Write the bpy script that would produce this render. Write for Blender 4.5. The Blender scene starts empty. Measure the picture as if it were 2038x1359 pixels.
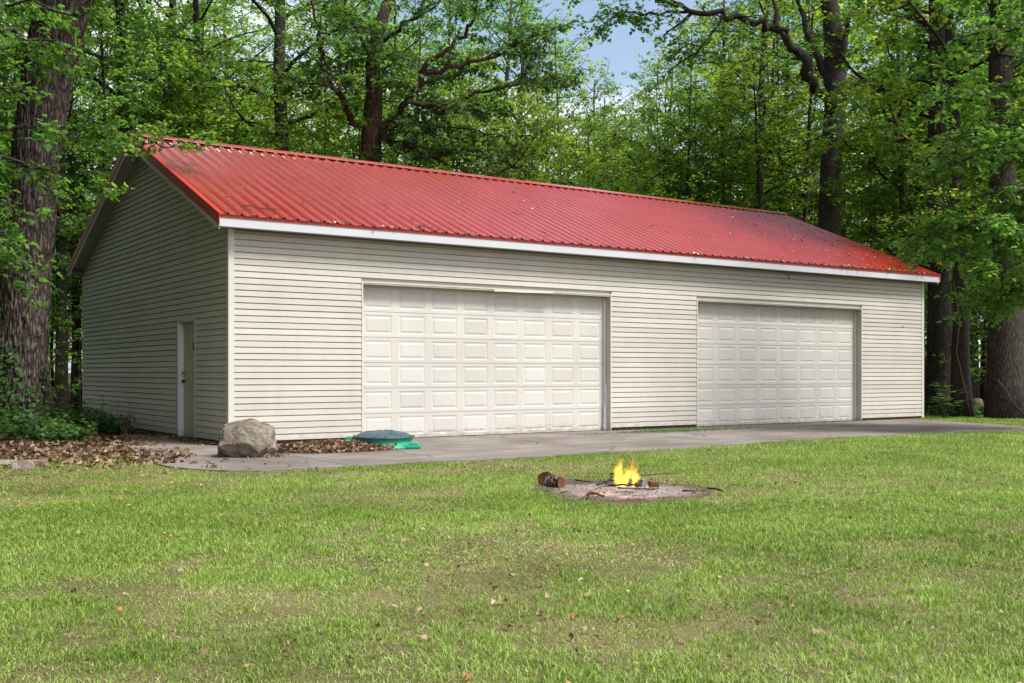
import bpy, bmesh, math, random
import numpy as np
from mathutils import Vector, Matrix
R = math.radians
SC = bpy.context.scene
COL = SC.collection

# ------------------------------------------------------------------ camera, world, sun, exposure
CAM = (-6.06, -16.755, 1.112)
YAW = 0.603
CLOUD_SEED = 3.0
FPX, HY = 2150.3, 740.6                      # focal length and horizon in pixels of the 2038 px wide frame
cam = bpy.data.cameras.new('camera')
cam_o = bpy.data.objects.new('camera', cam); COL.objects.link(cam_o)
cam_o.location = CAM
cam_o.rotation_euler = (R(90), 0, -YAW)
cam.sensor_width = 36; cam.lens = FPX / 2038 * 36
cam.shift_y = (HY - 679.5) / 2038
cam.clip_end = 2000
SC.camera = cam_o

SUN_DIR = Vector((0.24, -0.50, 0.81)).normalized()     # towards the sun
world = bpy.data.worlds.new('World'); SC.world = world
world.use_nodes = True
nt = world.node_tree; nt.nodes.clear()
sky = nt.nodes.new('ShaderNodeTexSky'); sky.sky_type = 'NISHITA'; sky.sun_disc = False
sky.sun_elevation = math.asin(SUN_DIR.z)
sky.sun_rotation = math.atan2(SUN_DIR.x, SUN_DIR.y)
sky.air_density = 1.0; sky.dust_density = 3.2; sky.ozone_density = 1.0
bg = nt.nodes.new('ShaderNodeBackground'); bg.inputs['Strength'].default_value = 0.13
wo = nt.nodes.new('ShaderNodeOutputWorld')
wb = nt.nodes.new('ShaderNodeMix'); wb.data_type = 'RGBA'; wb.blend_type = 'MULTIPLY'; wb.inputs[0].default_value = 1.0
wb.inputs[7].default_value = (1.0, .965, .90, 1)
nt.links.new(sky.outputs[0], wb.inputs[6])
# broken white cloud over the whole sky, laid out on a flat layer overhead
def _w(t, **k):
    n = nt.nodes.new(t)
    for a, b in k.items(): setattr(n, a, b)
    return n
wtc = _w('ShaderNodeTexCoord'); wsx = _w('ShaderNodeSeparateXYZ'); nt.links.new(wtc.outputs['Generated'], wsx.inputs[0])
wz = _w('ShaderNodeMath', operation='MAXIMUM'); nt.links.new(wsx.outputs['Z'], wz.inputs[0]); wz.inputs[1].default_value = 0
wa = _w('ShaderNodeMath', operation='ADD'); nt.links.new(wz.outputs[0], wa.inputs[0]); wa.inputs[1].default_value = .16
wx = _w('ShaderNodeMath', operation='DIVIDE'); nt.links.new(wsx.outputs['X'], wx.inputs[0]); nt.links.new(wa.outputs[0], wx.inputs[1])
wy = _w('ShaderNodeMath', operation='DIVIDE'); nt.links.new(wsx.outputs['Y'], wy.inputs[0]); nt.links.new(wa.outputs[0], wy.inputs[1])
wc = _w('ShaderNodeCombineXYZ'); nt.links.new(wx.outputs[0], wc.inputs[0]); nt.links.new(wy.outputs[0], wc.inputs[1]); wc.inputs[2].default_value = CLOUD_SEED
wn = _w('ShaderNodeTexNoise'); nt.links.new(wc.outputs[0], wn.inputs['Vector']); wn.inputs['Scale'].default_value = .9; wn.inputs['Detail'].default_value = 6; wn.inputs['Roughness'].default_value = .55
wr = _w('ShaderNodeValToRGB'); nt.links.new(wn.outputs['Fac'], wr.inputs[0]); wr.color_ramp.elements[0].position = .42; wr.color_ramp.elements[1].position = .57
wm = _w('ShaderNodeMix', data_type='RGBA'); nt.links.new(wr.outputs[0], wm.inputs[0]); nt.links.new(wb.outputs[2], wm.inputs[6]); wm.inputs[7].default_value = (4.7, 4.8, 4.95, 1)
nt.links.new(wm.outputs[2], bg.inputs[0]); nt.links.new(bg.outputs[0], wo.inputs[0])

sun = bpy.data.lights.new('sun', 'SUN'); sun.energy = 2.6; sun.angle = R(15); sun.color = (1.0, 0.98, 0.95)
sun_o = bpy.data.objects.new('sun', sun); COL.objects.link(sun_o)
sun_o.rotation_euler = SUN_DIR.to_track_quat('Z', 'Y').to_euler()

SC.view_settings.view_transform = 'Standard'; SC.view_settings.look = 'None'
SC.view_settings.exposure = 0.98; SC.view_settings.gamma = 1.0
SC.view_settings.use_curve_mapping = False
SC.render.engine = 'CYCLES'
SC.cycles.max_bounces = 9; SC.cycles.diffuse_bounces = 6; SC.cycles.glossy_bounces = 3
SC.cycles.transmission_bounces = 4; SC.cycles.transparent_max_bounces = 10
SC.cycles.use_denoising = True
try: SC.cycles.denoiser = 'OPENIMAGEDENOISE'
except Exception: pass
SC.cycles.sample_clamp_indirect = 6; SC.cycles.volume_bounces = 0; SC.cycles.volume_max_steps = 128; SC.cycles.volume_step_rate = .5

# ------------------------------------------------------------------ helpers
FW = np.array([math.sin(YAW), math.cos(YAW)]); RT = np.array([math.cos(YAW), -math.sin(YAW)])
def at(px, Z, py=None):
    X = (px - 1019) / FPX * Z
    p = np.array(CAM[:2]) + FW * Z + RT * X
    return np.array([p[0], p[1], (CAM[2] - (py - HY) * Z / FPX) if py is not None else 0.0])
def ongnd(px, py, z=-0.085):
    Z = FPX * (CAM[2] - z) / (py - HY)
    p = at(px, Z); p[2] = z
    return p

def hsh(ix, iy, iz, seed):
    with np.errstate(over='ignore'):
        h = (ix.astype(np.uint32) * np.uint32(374761393) + iy.astype(np.uint32) * np.uint32(668265263)
             + iz.astype(np.uint32) * np.uint32(2147483647) + np.uint32((seed * 1274126177) & 0xffffffff))
        h = (h ^ (h >> np.uint32(13))) * np.uint32(1274126177)
        h = h ^ (h >> np.uint32(16))
    return h.astype(np.float64) / 4294967295.0
def vnoise(P, scale=1.0, seed=0, octaves=3):
    P = np.asarray(P, float) * scale
    if P.shape[1] == 2: P = np.c_[P, np.zeros(len(P))]
    out = np.zeros(len(P)); amp = 1.0; tot = 0
    for o in range(octaves):
        F = np.floor(P); f = P - F; f = f * f * (3 - 2 * f); I = F.astype(np.int64)
        v = 0
        for dx in (0, 1):
            for dy in (0, 1):
                for dz in (0, 1):
                    w = (f[:, 0] if dx else 1 - f[:, 0]) * (f[:, 1] if dy else 1 - f[:, 1]) * (f[:, 2] if dz else 1 - f[:, 2])
                    v = v + w * hsh(I[:, 0] + dx, I[:, 1] + dy, I[:, 2] + dz, seed + o * 17)
        out += amp * v; tot += amp; amp *= .5; P = P * 2.03
    return out / tot

def mk(name, me, parent=None, mat=None):
    o = bpy.data.objects.new(name, me); COL.objects.link(o)
    if mat and me is not None and not me.materials: me.materials.append(mat)
    if parent: o.parent = parent
    return o
def tag(o, label=None, cat=None, group=None, kind=None):
    if label: o['label'] = label
    if cat: o['category'] = cat
    if group: o['group'] = group
    if kind: o['kind'] = kind
    return o
def empty(name, loc=(0, 0, 0), rz=0):
    o = bpy.data.objects.new(name, None); COL.objects.link(o)
    o.location = loc; o.rotation_euler = (0, 0, rz); o.empty_display_size = .2
    return o
def copy_tree(o, parent=None):
    c = o.copy(); COL.objects.link(c)
    if parent: c.parent = parent
    for ch in list(o.children): copy_tree(ch, c)
    return c

def np_mesh(name, V, Fc, smooth=False, fattr=None, mat=None):
    """V Nx3, Fc MxK int array"""
    V = np.asarray(V, np.float32); Fc = np.asarray(Fc, np.int32)
    me = bpy.data.meshes.new(name)
    M, K = Fc.shape
    me.vertices.add(len(V)); me.vertices.foreach_set('co', V.ravel())
    me.loops.add(M * K); me.loops.foreach_set('vertex_index', Fc.ravel())
    me.polygons.add(M); me.polygons.foreach_set('loop_start', np.arange(0, M * K, K, dtype=np.int32))
    try: me.polygons.foreach_set('loop_total', np.full(M, K, np.int32))
    except Exception: pass
    if smooth: me.polygons.foreach_set('use_smooth', np.ones(M, bool))
    if fattr:
        for k, a in fattr.items():
            at_ = me.attributes.new(k, 'FLOAT', 'FACE'); at_.data.foreach_set('value', np.asarray(a, np.float32))
    me.update(calc_edges=True)
    if mat: me.materials.append(mat)
    return me

class MB:
    def __init__(s): s.v = []; s.f = []
    def quad(s, a, b, c, d):
        n = len(s.v); s.v += [tuple(a), tuple(b), tuple(c), tuple(d)]; s.f.append((n, n+1, n+2, n+3)); return s
    def poly(s, pts):
        n = len(s.v); s.v += [tuple(p) for p in pts]; s.f.append(tuple(range(n, n+len(pts)))); return s
    def box(s, x0, x1, y0, y1, z0, z1):
        n = len(s.v)
        s.v += [(x0,y0,z0),(x1,y0,z0),(x1,y1,z0),(x0,y1,z0),(x0,y0,z1),(x1,y0,z1),(x1,y1,z1),(x0,y1,z1)]
        s.f += [(n,n+3,n+2,n+1),(n+4,n+5,n+6,n+7),(n,n+1,n+5,n+4),(n+1,n+2,n+6,n+5),(n+2,n+3,n+7,n+6),(n+3,n,n+4,n+7)]
        return s
    def prism(s, prof, A, B):
        """profile list of 3-vectors offsets added to A and B"""
        n = len(s.v); k = len(prof)
        for E in (A, B):
            for p in prof: s.v.append(tuple(np.asarray(E) + np.asarray(p)))
        for i in range(k):
            j = (i + 1) % k; s.f.append((n+i, n+j, n+k+j, n+k+i))
        s.f.append(tuple(range(n+k-1, n-1, -1))); s.f.append(tuple(range(n+k, n+2*k)))
        return s
    def tube(s, pts, rad, sides=6, cap=True, wob=0, seed=0):
        pts = np.asarray(pts, float); n0 = len(s.v); m = len(pts)
        rng = np.random.RandomState(seed)
        up = np.array([0.13, 0.31, 0.94]); prev = None
        for i in range(m):
            d = pts[min(i+1, m-1)] - pts[max(i-1, 0)]; d = d / (np.linalg.norm(d) + 1e-9)
            if prev is None:
                u = np.cross(d, [0.9, .3, .1] if abs(d[2]) > .8 else up)
            else:
                u = prev - d * (prev @ d)
            u /= np.linalg.norm(u) + 1e-9; prev = u; w = np.cross(d, u)
            for k in range(sides):
                a = 2 * math.pi * k / sides; r = rad[i] * (1 + wob * (rng.rand() - .5))
                s.v.append(tuple(pts[i] + r * (math.cos(a) * u + math.sin(a) * w)))
        for i in range(m - 1):
            for k in range(sides):
                a = n0 + i*sides + k; b = n0 + i*sides + (k+1) % sides
                s.f.append((a, b, b + sides, a + sides))
        if cap:
            s.f.append(tuple(n0 + k for k in range(sides-1, -1, -1)))
            s.f.append(tuple(n0 + (m-1)*sides + k for k in range(sides)))
        return s
    def lathe(s, prof, sides=32, c=(0,0,0)):
        n0 = len(s.v)
        for (r, z) in prof:
            for k in range(sides):
                a = 2*math.pi*k/sides; s.v.append((c[0]+r*math.cos(a), c[1]+r*math.sin(a), c[2]+z))
        for i in range(len(prof)-1):
            for k in range(sides):
                a = n0+i*sides+k; b = n0+i*sides+(k+1)%sides
                s.f.append((a, b, b+sides, a+sides))
        s.f.append(tuple(n0+(len(prof)-1)*sides+k for k in range(sides)))
        s.f.append(tuple(n0+k for k in range(sides-1,-1,-1)))
        return s
    def mesh(s, name, mat=None, smooth=False):
        me = bpy.data.meshes.new(name); me.from_pydata(s.v, [], s.f)
        if smooth: me.polygons.foreach_set('use_smooth', np.ones(len(me.polygons), bool))
        me.update()
        if mat: me.materials.append(mat)
        return me
    def build(s, name, mat=None, parent=None, smooth=False):
        return mk(name, s.mesh(name, mat, smooth), parent)

# ------------------------------------------------------------------ materials
class NT:
    def __init__(s, name):
        s.m = bpy.data.materials.new(name); s.m.use_nodes = True
        s.t = s.m.node_tree; s.t.nodes.clear()
        s.out = s.n('ShaderNodeOutputMaterial')
    def n(s, typ, **kw):
        nd = s.t.nodes.new(typ)
        for k, v in kw.items(): setattr(nd, k, v)
        return nd
    def l(s, a, b): s.t.links.new(a, b)
    def set(s, nd, **kw):
        for k, v in kw.items():
            key = k.replace('_', ' ')
            tgt = nd.inputs[key] if key in nd.inputs else nd.inputs[int(k[1:])]
            if hasattr(v, 'links') or isinstance(v, bpy.types.NodeSocket): s.l(v, tgt)
            else: tgt.default_value = v
        return nd
    def coord(s, which='Object', scale=(1,1,1)):
        tc = s.n('ShaderNodeTexCoord'); mp = s.n('ShaderNodeMapping')
        s.l(tc.outputs[which], mp.inputs[0]); mp.inputs['Scale'].default_value = scale
        return mp.outputs[0]
    def world_coord(s, scale=(1,1,1)):
        g = s.n('ShaderNodeNewGeometry'); mp = s.n('ShaderNodeMapping')
        s.l(g.outputs['Position'], mp.inputs[0]); mp.inputs['Scale'].default_value = scale
        return mp.outputs[0]
    def noise(s, vec, scale=5, detail=4, rough=.55):
        nd = s.n('ShaderNodeTexNoise'); s.l(vec, nd.inputs['Vector'])
        nd.inputs['Scale'].default_value = scale; nd.inputs['Detail'].default_value = detail
        nd.inputs['Roughness'].default_value = rough
        return nd.outputs['Fac']
    def ramp(s, fac, stops):
        nd = s.n('ShaderNodeValToRGB'); s.l(fac, nd.inputs[0]); cr = nd.color_ramp
        while len(cr.elements) < len(stops): cr.elements.new(0.5)
        for e, (p, c) in zip(cr.elements, stops):
            e.position = p; e.color = (*c, 1) if len(c) == 3 else c
        return nd.outputs[0]
    def mix(s, fac, a, b, mode='MIX'):
        nd = s.n('ShaderNodeMix', data_type='RGBA', blend_type=mode)
        for v, i in ((fac, 0), (a, 6), (b, 7)):
            if isinstance(v, bpy.types.NodeSocket): s.l(v, nd.inputs[i])
            elif i == 0: nd.inputs[0].default_value = v
            else: nd.inputs[i].default_value = (*v, 1) if len(v) == 3 else v
        return nd.outputs[2]
    def math(s, op, a, b=None):
        nd = s.n('ShaderNodeMath', operation=op)
        for i, v in enumerate((a, b)):
            if v is None: continue
            if isinstance(v, bpy.types.NodeSocket): s.l(v, nd.inputs[i])
            else: nd.inputs[i].default_value = v
        return nd.outputs[0]
    def bump(s, h, strength=.5, dist=.01):
        nd = s.n('ShaderNodeBump'); s.l(h, nd.inputs['Height'])
        nd.inputs['Strength'].default_value = strength; nd.inputs['Distance'].default_value = dist
        return nd.outputs[0]
    def bsdf(s, color, rough=.6, spec=.5, metallic=0, normal=None, coat=0):
        b = s.n('ShaderNodeBsdfPrincipled')
        for k, v in (('Base Color', color), ('Roughness', rough), ('Specular IOR Level', spec), ('Metallic', metallic)):
            if isinstance(v, bpy.types.NodeSocket): s.l(v, b.inputs[k])
            elif k == 'Base Color': b.inputs[k].default_value = (*v, 1)
            else: b.inputs[k].default_value = v
        if normal is not None: s.l(normal, b.inputs['Normal'])
        if coat: b.inputs['Coat Weight'].default_value = coat; b.inputs['Coat Roughness'].default_value = .15
        return b
    def done(s, sh):
        s.l(sh.outputs[0], s.out.inputs['Surface']); return s.m

M = {}
def vinyl(name, base, dirt, rough=.45, grime=.35):
    t = NT(name)
    wc = t.world_coord((1, 1, 1))
    big = t.noise(wc, .9, 4); fine = t.noise(t.world_coord((2, 2, 14)), 6, 3)
    st = t.noise(t.world_coord((3, 3, .6)), 1.3, 5, .6)       # rain streaks run downwards
    c = t.mix(t.ramp(big, [(.35, (0, 0, 0)), (.75, (1, 1, 1))]), base, tuple(b * .9 for b in base))
    k = t.math('MULTIPLY', t.ramp(st, [(.48, (0, 0, 0)), (.8, (1, 1, 1))]), grime)
    c = t.mix(k, c, dirt)
    gp_ = t.n('ShaderNodeNewGeometry'); sp_ = t.n('ShaderNodeSeparateXYZ'); t.l(gp_.outputs['Position'], sp_.inputs[0])
    low = t.math('SUBTRACT', t.math('MULTIPLY', t.noise(t.world_coord((1.5, 1.5, 3)), 4.5, 6, .7), 1.05), t.math('MULTIPLY', t.math('ADD', sp_.outputs['Z'], .06), 1.5))
    c = t.mix(t.ramp(low, [(.30, (0,0,0)), (.72, (.8,.8,.8))]), c, (.20, .165, .115))
    sc_ = t.noise(t.world_coord((1, 1, 1)), 17, 3, .5)
    c = t.mix(t.ramp(sc_, [(.735, (0,0,0)), (.77, (.6,.6,.6))]), c, (.16, .14, .11))
    inf = t.n('ShaderNodeObjectInfo')
    v = t.math('MULTIPLY_ADD', inf.outputs['Random'], .11); t.t.nodes[-1].inputs[2].default_value = .91
    c = t.mix(1.0, c, v, 'MULTIPLY')
    M[name] = t.done(t.bsdf(c, rough, .35, normal=t.bump(fine, .12, .003)))
vinyl('siding', (.51, .488, .435), (.38, .35, .27))
vinyl('post', (.57, .545, .50), (.38, .36, .28), grime=.3)
vinyl('door', (.555, .535, .50), (.42, .39, .32), .42, .22)
vinyl('white_metal', (.54, .56, .60), (.42, .42, .40), .4, .3)
vinyl('soffit', (.46, .44, .40), (.26, .24, .19), .6, .4)
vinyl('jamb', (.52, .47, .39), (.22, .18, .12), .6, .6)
vinyl('white_jamb', (.70, .70, .73), (.40, .38, .36), .5, .2)
vinyl('steel_door', (.46, .42, .34), (.30, .26, .2), .5, .35)

def roof_mat():
    t = NT('roof')
    n1 = t.noise(t.world_coord((.6, .6, .6)), 1.3, 4)
    st = t.noise(t.world_coord((7, .7, .7)), 2.2, 6, .7)
    c = t.mix(t.ramp(n1, [(.3, (0,0,0)), (.75, (1,1,1))]), (.31, .018, .011), (.38, .032, .022))
    c = t.mix(t.math('MULTIPLY', t.ramp(st, [(.5,(0,0,0)), (.85,(1,1,1))]), .3), c, (.44, .12, .10))
    sp = t.noise(t.world_coord((1,1,1)), 26, 3, .6)
    c = t.mix(t.ramp(sp, [(.73,(0,0,0)), (.78,(.7,.7,.7))]), c, (.10, .04, .035))
    gp_ = t.n('ShaderNodeNewGeometry'); sp_ = t.n('ShaderNodeSeparateXYZ'); t.l(gp_.outputs['Position'], sp_.inputs[0])
    ed = t.math('SUBTRACT', t.math('MULTIPLY', t.noise(t.world_coord((4, 1, 1)), 3, 5, .7), 1.3), t.math('MULTIPLY', t.math('SUBTRACT', sp_.outputs['Z'], 3.55), 1.1))
    c = t.mix(t.ramp(ed, [(.55, (0,0,0)), (.85, (.6,.6,.6))]), c, (.14, .035, .03))
    rg = t.ramp(st, [(.3,(.16,.16,.16)), (.8,(.28,.28,.28))])
    M['roof'] = t.done(t.bsdf(c, rg, 1.0, normal=t.bump(t.noise(t.world_coord((1.2,1.2,1.2)), 2.0, 3), .25, .01), coat=.6))
roof_mat()
def simple(name, col, rough=.6, spec=.4, var=.35, scale=8, bump=.3, dist=.01, metallic=0, stretch=(1,1,1)):
    t = NT(name)
    n = t.noise(t.coord('Object', stretch), scale, 5, .6)
    c = t.mix(t.ramp(n, [(.3, (0,0,0)), (.7, (1,1,1))]), tuple(x*(1-var) for x in col), tuple(min(1, x*(1+var)) for x in col))
    M[name] = t.done(t.bsdf(c, rough, spec, metallic, normal=t.bump(n, bump, dist)))
simple('red_trim', (.42, .03, .022), .4, .5, .15, 5, .1)
simple('dark', (.02, .018, .015), .8)
simple('screw', (.07, .02, .02), .6)
simple('foundation', (.10, .085, .07), .95, .2, .4, 20)
simple('brass', (.45, .38, .28), .3, .5, .1, metallic=1)
simple('black_metal', (.02, .02, .022), .4)
simple('lid', (.045, .085, .105), .5, .45, .25, 14, .15, .003)
simple('riser', (.02, .27, .17), .42, .5, .15, 6, .1, .004)
simple('twig', (.045, .032, .026), .9, .2, .4, 30)
simple('char', (.02, .017, .016), .85, .3, .5, 25, .6)
simple('cutwood', (.12, .05, .03), .85, .2, .4, 18, .4, .01, 0, (1, 1, 6))
simple('stone', (.20, .19, .18), .9, .3, .4, 12, .6)
simple('stump_wood', (.17, .14, .11), .9, .2, .35, 12, .6, .02, 0, (6, 6, .6))

def bark(name, dark, light, sc=1.0, bumpd=.03):
    t = NT(name)
    v = t.coord('Object', (9*sc, 9*sc, 1.5*sc))
    n = t.noise(v, 1.6, 6, .65)
    vo = t.n('ShaderNodeTexVoronoi', feature='DISTANCE_TO_EDGE')
    dn = t.n('ShaderNodeTexNoise'); t.l(v, dn.inputs['Vector']); dn.inputs['Scale'].default_value = .8; dn.inputs['Detail'].default_value = 3
    mx = t.mix(.25, v, dn.outputs['Color'], 'ADD'); t.l(mx, vo.inputs['Vector']); vo.inputs['Scale'].default_value = 1.5
    e = t.ramp(vo.outputs['Distance'], [(0, (0,0,0)), (.28, (1,1,1))])
    h = t.math('MULTIPLY', e, n)
    c = t.mix(t.ramp(h, [(.05, (0,0,0)), (.55, (1,1,1))]), dark, light)
    lich = t.noise(t.coord('Object', (1,1,.6)), 3.2, 5, .7)
    c = t.mix(t.ramp(lich, [(.62,(0,0,0)), (.78,(.5,.5,.5))]), c, (.16, .18, .12))
    M[name] = t.done(t.bsdf(c, .93, .2, normal=t.bump(h, .9, bumpd)))
bark('bark_oak', (.040, .032, .028), (.19, .155, .135), 1.3, .03)
bark('bark', (.026, .021, .018), (.078, .063, .053), 1.9, .015)
bark('bark_red', (.038, .026, .022), (.125, .078, .062), 1.4, .02)

def leaf_mat(name, cols, tcols, rough=.5, tr=.6, spec=.35):
    """cols/tcols: colours along the per-leaf tone attribute; reflected and transmitted"""
    t = NT(name)
    a = t.n('ShaderNodeAttribute', attribute_name='tone')
    inf = t.n('ShaderNodeObjectInfo')
    f = t.math('ADD', a.outputs['Fac'], t.math('MULTIPLY', t.math('SUBTRACT', inf.outputs['Random'], .5), .22))
    c = t.ramp(f, cols); tc = t.ramp(f, tcols)
    b = t.bsdf(c, rough, spec)
    trn = t.n('ShaderNodeBsdfTranslucent'); t.l(tc, trn.inputs['Color'])
    mx = t.n('ShaderNodeMixShader'); mx.inputs[0].default_value = tr
    t.l(b.outputs[0], mx.inputs[1]); t.l(trn.outputs[0], mx.inputs[2])
    M[name] = t.done(mx)
leaf_mat('leaf_maple', [(0, (.040, .090, .018)), (.45, (.085, .190, .044)), (.85, (.15, .265, .055)), (.965, (.12, .19, .03)), (1.0, (.42, .26, .03))],
                       [(0, (.08, .20, .02)), (.5, (.19, .40, .05)), (.9, (.34, .56, .07)), (1.0, (.60, .42, .04))])
leaf_mat('leaf_light', [(0, (.08, .15, .02)), (.5, (.13, .23, .028)), (.9, (.20, .30, .034)), (1.0, (.40, .30, .04))],
                       [(0, (.20, .38, .03)), (.5, (.38, .58, .05)), (1.0, (.60, .66, .06))], .5, .6)
leaf_mat('leaf_oak', [(0, (.030, .068, .026)), (.5, (.070, .140, .048)), (.95, (.12, .20, .065)), (1.0, (.2, .14, .04))],
                     [(0, (.04, .13, .02)), (.5, (.12, .28, .04)), (1.0, (.25, .42, .05))], .42, .45, .5)
leaf_mat('leaf_shrub', [(0, (.035, .085, .030)), (.5, (.065, .145, .045)), (1.0, (.13, .22, .06))],
                       [(0, (.06, .18, .03)), (1.0, (.2, .4, .06))], .5, .4)
leaf_mat('leaf_dead', [(0, (.035, .020, .014)), (.35, (.12, .070, .042)), (.6, (.24, .155, .095)), (.82, (.38, .29, .22)), (.94, (.42, .17, .05)), (1.0, (.60, .52, .44))],
                      [(0, (.05, .02, .01)), (1.0, (.3, .15, .05))], .8, .15, .2)
def grass_mat():
    t = NT('grass')
    a = t.n('ShaderNodeAttribute', attribute_name='tone'); d = t.n('ShaderNodeAttribute', attribute_name='dry')
    g = t.ramp(a.outputs['Fac'], [(0, (.065, .14, .014)), (.5, (.185, .325, .028)), (1, (.38, .52, .12))])
    s = t.ramp(a.outputs['Fac'], [(0, (.15, .10, .05)), (.5, (.40, .33, .17)), (1, (.66, .60, .42))])
    c = t.mix(d.outputs['Fac'], g, s)
    b = t.bsdf(c, .5, .35)
    trn = t.n('ShaderNodeBsdfTranslucent'); tc = t.mix(1.0, c, (1.5, 1.6, 1.0), 'MULTIPLY'); t.l(tc, trn.inputs['Color'])
    mx = t.n('ShaderNodeMixShader'); mx.inputs[0].default_value = .35
    t.l(b.outputs[0], mx.inputs[1]); t.l(trn.outputs[0], mx.inputs[2])
    M['grass'] = t.done(mx)
grass_mat()
def ground_mats():
    t = NT('lawn_soil')
    w = t.world_coord(); n = t.noise(w, 1.1, 5); f = t.noise(w, 45, 4, .7)
    c = t.mix(t.ramp(n, [(.4, (0,0,0)), (.62, (1,1,1))]), (.065, .080, .020), (.17, .145, .07))
    c = t.mix(t.ramp(f, [(.40, (0,0,0)), (.7, (1,1,1))]), c, (.19, .155, .085))
    M['lawn_soil'] = t.done(t.bsdf(c, .95, .1, normal=t.bump(f, .8, .02)))
    t = NT('forest_floor')
    w = t.world_coord(); n = t.noise(w, .5, 5); f = t.noise(w, 14, 5, .75)
    c = t.mix(t.ramp(f, [(.35, (0,0,0)), (.68, (1,1,1))]), (.035, .022, .015), (.14, .085, .05))
    c = t.mix(t.ramp(n, [(.45, (0,0,0)), (.65, (.8,.8,.8))]), c, (.05, .085, .025))
    M['forest_floor'] = t.done(t.bsdf(c, .95, .1, normal=t.bump(f, .8, .04)))
    t = NT('concrete')
    w = t.world_coord(); n = t.noise(w, .7, 6, .6); f = t.noise(w, 60, 3, .6)
    s2 = t.noise(t.world_coord((.35, 1.4, 1)), 1.6, 6, .65)
    c = t.mix(t.ramp(n, [(.35, (0,0,0)), (.68, (1,1,1))]), (.11, .088, .075), (.265, .24, .225))
    c = t.mix(t.ramp(s2, [(.42, (0,0,0)), (.7, (.85,.85,.85))]), c, (.135, .105, .09))
    vo = t.n('ShaderNodeTexVoronoi', feature='DISTANCE_TO_EDGE')
    dn = t.n('ShaderNodeTexNoise'); t.l(w, dn.inputs['Vector']); dn.inputs['Scale'].default_value = 2.2; dn.inputs['Detail'].default_value = 5
    t.l(t.mix(.3, w, dn.outputs['Color'], 'ADD'), vo.inputs['Vector']); vo.inputs['Scale'].default_value = .33
    ck = t.ramp(vo.outputs['Distance'], [(0, (1,1,1)), (.011, (0,0,0))])
    c = t.mix(t.math('MULTIPLY', ck, .8), c, (.05, .045, .035))
    c = t.mix(t.ramp(f, [(.3, (.12,.12,.12)), (.7, (0,0,0))]), c, (.45, .42, .38))
    M['concrete'] = t.done(t.bsdf(c, .85, .3, normal=t.bump(f, .3, .004)))
    t = NT('ash')
    w = t.world_coord(); n = t.noise(w, 3.2, 5, .65); f = t.noise(w, 40, 5, .75)
    c = t.mix(t.ramp(n, [(.35, (0,0,0)), (.65, (1,1,1))]), (.20, .15, .125), (.36, .315, .30))
    c = t.mix(t.ramp(f, [(.56, (0,0,0)), (.66, (.9,.9,.9))]), c, (.10, .075, .06))
    g2 = t.n('ShaderNodeNewGeometry'); dv = t.n('ShaderNodeVectorMath', operation='DISTANCE'); t.l(g2.outputs['Position'], dv.inputs[0]); dv.inputs[1].default_value = (1.07, -8.38, -.07)
    rr_ = t.math('ADD', dv.outputs['Value'], t.math('MULTIPLY', t.math('SUBTRACT', n, .5), 1.1))
    c = t.mix(t.ramp(rr_, [(.55, (0,0,0)), (.85, (1,1,1))]), c, (.10, .07, .048))
    so = t.noise(w, 1.7, 4, .6); c = t.mix(t.ramp(so, [(.50, (0,0,0)), (.62, (.8,.8,.8))]), c, (.085, .07, .065))
    M['ash'] = t.done(t.bsdf(c, .95, .1, normal=t.bump(f, .7, .012)))
    t = NT('dirt')
    f = t.noise(w if False else t.world_coord(), 22, 5, .75)
    c = t.ramp(f, [(.3, (.05, .03, .02)), (.7, (.17, .11, .075))])
    M['dirt'] = t.done(t.bsdf(c, .95, .1, normal=t.bump(f, .8, .02)))
    t = NT('rock')
    w = t.coord('Object'); n = t.noise(w, 5, 6, .65); f = t.noise(w, 55, 4, .7); p = t.noise(w, 2.2, 4, .6)
    c = t.mix(t.ramp(n, [(.38, (0,0,0)), (.62, (1,1,1))]), (.13, .095, .072), (.31, .27, .235))
    c = t.mix(t.ramp(p, [(.5, (0,0,0)), (.66, (.8,.8,.8))]), c, (.25, .23, .17))
    c = t.mix(t.ramp(f, [(.52, (0,0,0)), (.64, (.85,.85,.85))]), c, (.06, .05, .045))
    M['rock'] = t.done(t.bsdf(c, .9, .25, normal=t.bump(t.math('ADD', n, t.math('MULTIPLY', f, .4)), .8, .02)))
ground_mats()
def flame_mat(name, lo, hi, strength):
    t = NT(name)                                        # burning gas: a volume that only glows
    tc = t.n('ShaderNodeTexCoord'); sx = t.n('ShaderNodeSeparateXYZ'); t.l(tc.outputs['Generated'], sx.inputs[0])
    n = t.noise(t.coord('Object', (1, 1, .4)), 20, 3, .6)
    k = t.math('SUBTRACT', t.math('MULTIPLY', n, 1.5), t.math('MULTIPLY', sx.outputs['Z'], .50))
    em = t.n('ShaderNodeEmission'); t.l(t.ramp(k, [(.1, lo), (.5, hi)]), em.inputs[0])
    t.l(t.math('MULTIPLY', t.ramp(k, [(.12, (0,0,0)), (.5, (1,1,1))]), strength), em.inputs[1])
    t.l(em.outputs[0], t.out.inputs['Volume']); M[name] = t.m
flame_mat('flame_yellow', (1, .26, .01), (1, .62, .06), 13)
flame_mat('flame_orange', (1, .18, .01), (1, .40, .03), 11)
def ember_mat():
    t = NT('ember'); n = t.noise(t.world_coord(), 28, 5, .7)
    c = t.ramp(n, [(.35, (.2, .16, .14)), (.6, (.36, .25, .21))])
    b = t.bsdf(c, .9, .1)
    b.inputs['Emission Color'].default_value = (1, .16, .05, 1)
    t.l(t.ramp(n, [(.45, (0,0,0)), (.66, (.42,.42,.42))]), b.inputs['Emission Strength'])
    M['ember'] = t.done(b)
ember_mat()

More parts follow.
